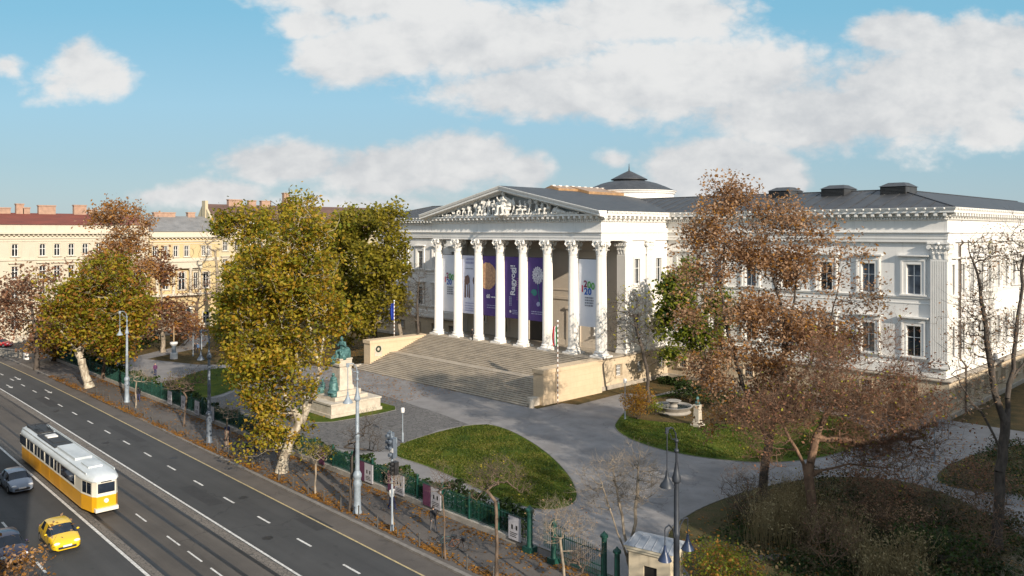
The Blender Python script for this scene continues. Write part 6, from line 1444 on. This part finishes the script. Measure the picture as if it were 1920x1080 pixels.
shrub('dark_bush', 'dark bush between dry grass and the right edge tree', (66.6, -28, 0), (3.0, 2.2, 1.5), 320, 'dkgreen', .17, 73, 12)
shrub('brown_bush', 'brown leafless bush at the back of the shaded bed', (60.5, -19.5, 0), (3.6, 2.4, 2.0), 420, 'redleaf', .13, 74, 5, 'red_twig', spread=.3, twigs=6)
shrub('brown_bush', 'low russet bush in front of the wide twiggy tree', (62.5, -24.5, 0), (3.4, 2.2, 1.6), 380, 'brownleaf', .13, 75, 5, 'red_twig', spread=.3, twigs=6)
shrub('brown_bush', 'dark brown bush near the path on the right', (64.5, -11.5, 0), (3.2, 2.2, 1.9), 340, 'redleaf', .14, 76, 6, 'red_twig', spread=.3, twigs=5, leaf2='yelgreen', frac2=.1)
shrub('bare_bush', 'pale bare bush of tangled twigs in the bottom right corner', (72.8, -30.6, 0), (2.2, 1.8, 2.3), 320, None, .1, 77, 1, 'pale_bark', twigs=9)
shrub('bare_bush', 'thorny bare bush at the left foot of the big brown tree', (53.2, -28.5, 0), (1.8, 1.6, 2.4), 260, None, .1, 78, 1, 'brown_bark', twigs=7)
for k, (x, y, h, lab) in enumerate(((55.2, -30.4, 3.4, 'tall bare bush nearest the big brown trunk'), (61.6, -26.2, 3.6, 'tall bare bush between the twiggy trunk and the path'), (64.8, -21.8, 3.2, 'bare bush on the inner edge of the shaded bed'), (68.6, -25.2, 3.4, 'bare bush left of the tall edge tree'), (66.6, -17.8, 3.0, 'bare bush by the pale path at the right'), (62.2, -33.6, 3.0, 'bare bush among the straw coloured grass'), (60.4, -14.6, 3.0, 'bare bush at the far tip of the shaded bed'))):
    shrub('bare_bush', lab, (x, y, 0), (2.4, 2.2, h), 300, 'redleaf', .1, 90+k, 1, 'red_twig' if k % 2 else 'brown_bark', twigs=9, spread=.2)
def reeds(label, c, rx, ry, h, n, seed, m='dry', lean=.2):
    R_ = np.random.default_rng(seed); root = empty('grass_clump', (c[0], c[1], 0), label, 'grass'); kk = R_.integers(0, 9, n); cc = R_.uniform(-1, 1, (9, 2)); ch = R_.uniform(.55, 1.15, 9); sx = R_.normal(size=(n, 2))*.2+cc[kk]
    A = np.stack([rx*sx[:, 0], ry*sx[:, 1], np.zeros(n)], 1); hh = h*R_.uniform(.45, 1.1, n)*ch[kk]; L1 = R_.normal(size=(n, 2))*lean
    Mi = A+np.stack([L1[:, 0]*hh*.4, L1[:, 1]*hh*.4, hh*.55], 1); E = A+np.stack([L1[:, 0]*hh*1.2, L1[:, 1]*hh*1.2, hh], 1); r = np.full(n, .014)
    V1, F1 = tubes(A, Mi, r, r*.8, 3); V2, F2 = tubes(Mi, E, r*.8, r*.4, 3)
    P = np.repeat(E, 3, 0)*np.array([1, 1, .92])+R_.normal(size=(3*n, 3))*.12; V, F = leaves(P, .07, R_, 0, 2.5); np_mesh('foliage', np.concatenate([V1, V2, V]), np.concatenate([F1, F2+len(V1), F+len(V1)+len(V2)]), M[m], root)
reeds('tall dry grass left of the bare trunk, behind the lodge bush', (58.2, -31.2), 2.6, 2.0, 3.2, 480, 81)
reeds('tall straw coloured grass clump at the bottom, right of the twiggy trunk', (64.0, -31.0), 2.6, 1.6, 2.8, 620, 82)
reeds('lower straw grass at the bottom edge of the shaded bed', (66.2, -33.6), 2.2, 1.6, 2.0, 420, 83)
reeds('tall pale stems between the two big trunks', (56.8, -27.2), 2.4, 2.0, 3.0, 420, 85)
reeds('sparse pale grass around the foot of the big brown tree', (54.6, -25.2), 2.0, 1.6, 1.9, 260, 84)
def cover_(name, label, boxes, n, h, leaf, ls, seed):
    R_ = np.random.default_rng(seed); Ps = []
    for (x0, x1, y0, y1, w) in boxes:
        k = int(n*w); X = R_.uniform(x0, x1, k); Y = R_.uniform(y0, y1, k); f = .5+.5*np.sin(X*1.3+seed)*np.sin(Y*1.1+.5*X); keep = R_.random(k) < .15+.85*f
        Ps.append(np.stack([X, Y, R_.random(k)**1.4*h*(.3+f)], 1)[keep])
    P = np.concatenate(Ps); V, F = leaves(P, ls, R_, .2); V[:, 2] = np.maximum(V[:, 2], .03); o = np_mesh(name, V, F, M[leaf], None); tag(o, label, 'ground cover', None, 'stuff')
cover_('undergrowth', 'brown dead undergrowth across the shaded bed', [(53, 70, -32, -14, .7), (57, 84, -43, -30, .5), (61, 72, -10, 8, .25)], 26000, 1.0, 'dead', .15, 7)
cover_('ivy', 'dark green ivy across the shaded bed', [(54, 74, -36, -16, .6), (60, 84, -43, -26, .7), (61, 74, -11, 8, .3), (25, 40, 2, 9, .15)], 30000, .45, 'dkgreen', .17, 8)
def tufts(poly, n, seed, label):
    R_ = np.random.default_rng(seed); pl = np.array(poly); lo, hi = pl.min(0), pl.max(0); P = R_.uniform(lo, hi, (n, 2)); ins = np.zeros(n, bool); j = len(pl)-1
    for i in range(len(pl)):
        a, b = pl[i], pl[j]; ins ^= ((a[1] > P[:, 1]) != (b[1] > P[:, 1])) & (P[:, 0] < (b[0]-a[0])*(P[:, 1]-a[1])/(b[1]-a[1]+1e-9)+a[0]); j = i
    P = P[ins]; f = np.sin(P[:, 0]*.9+seed)*np.sin(P[:, 1]*.8)+.4*np.sin(P[:, 0]*2.3)*np.sin(P[:, 1]*2.9); P = P[R_.random(len(P)) < np.clip(.55+.45*f, .1, 1)]
    V, F = leaves(np.stack([P[:, 0], P[:, 1], np.full(len(P), .07)], 1), .13, R_, -.25); V[:, 2] = np.maximum(V[:, 2], .022); o = np_mesh('grass_tufts', V, F, M['grassblade'], None); tag(o, label, 'grass', None, 'stuff')
M['grassblade'] = leafmat('grass_blades', [(.028, .05, .006), (.065, .092, .010), (.12, .14, .018), (.21, .175, .05)], .4)
tufts([(22.6, -38.0), (20.4, -35.2), (19.5, -30.5), (19.3, -26.2), (20.6, -23.8), (24.5, -24.2), (30, -26.4), (35, -29), (39.5, -32), (43, -35.6), (42.8, -38), (39.5, -39.2), (33.5, -38.2), (27.6, -37.6)], 52000, 3, 'short uneven grass on the oval lawn')
tufts([(29.5, -12), (31.4, -15), (35, -17.3), (39.5, -18.2), (44, -17.6), (48, -15), (51, -9), (51, 1), (44.5, 7), (44, -4), (36, -8)], 42000, 4, 'short uneven grass on the lawn by the basin')
# fallen leaves, uncountable
R_ = np.random.default_rng(99); n = 15000; X = R_.uniform(-45, 58, n); Y = np.where(R_.random(n) < .55, -49.6+np.abs(R_.normal(size=n))*.55, np.where(R_.random(n) < .6, -44.8-np.abs(R_.normal(size=n))*.6, R_.uniform(-49.5, -44.8, n)))
cl_ = .5+.5*np.sin(X*.9+1.7*np.sin(X*.31)); keep = R_.random(n) < .25+.75*cl_; P = np.stack([X, Y, np.full(n, .03)], 1)[keep]
n2 = 9000; a_ = np.stack([R_.uniform(-60, 5, n2), R_.uniform(-25, 10, n2), np.full(n2, .04)], 1); a3 = np.stack([R_.uniform(26, 80, n2), R_.uniform(-40, 8, n2), np.full(n2, .06)], 1)
P = np.concatenate([P, a_, a3[((a3[:, 0] > 52) & (a3[:, 1] < -4)) | (a3[:, 1] > -6)][:6000]]); V, F = leaves(P, .16, R_, 3.); V[:, 2] = np.maximum(V[:, 2], .012); o = np_mesh('fallen_leaves', V, F, M['orange'], None); tag(o, 'scattered orange fallen leaves over pavement and lawns', 'leaves', None, 'stuff')
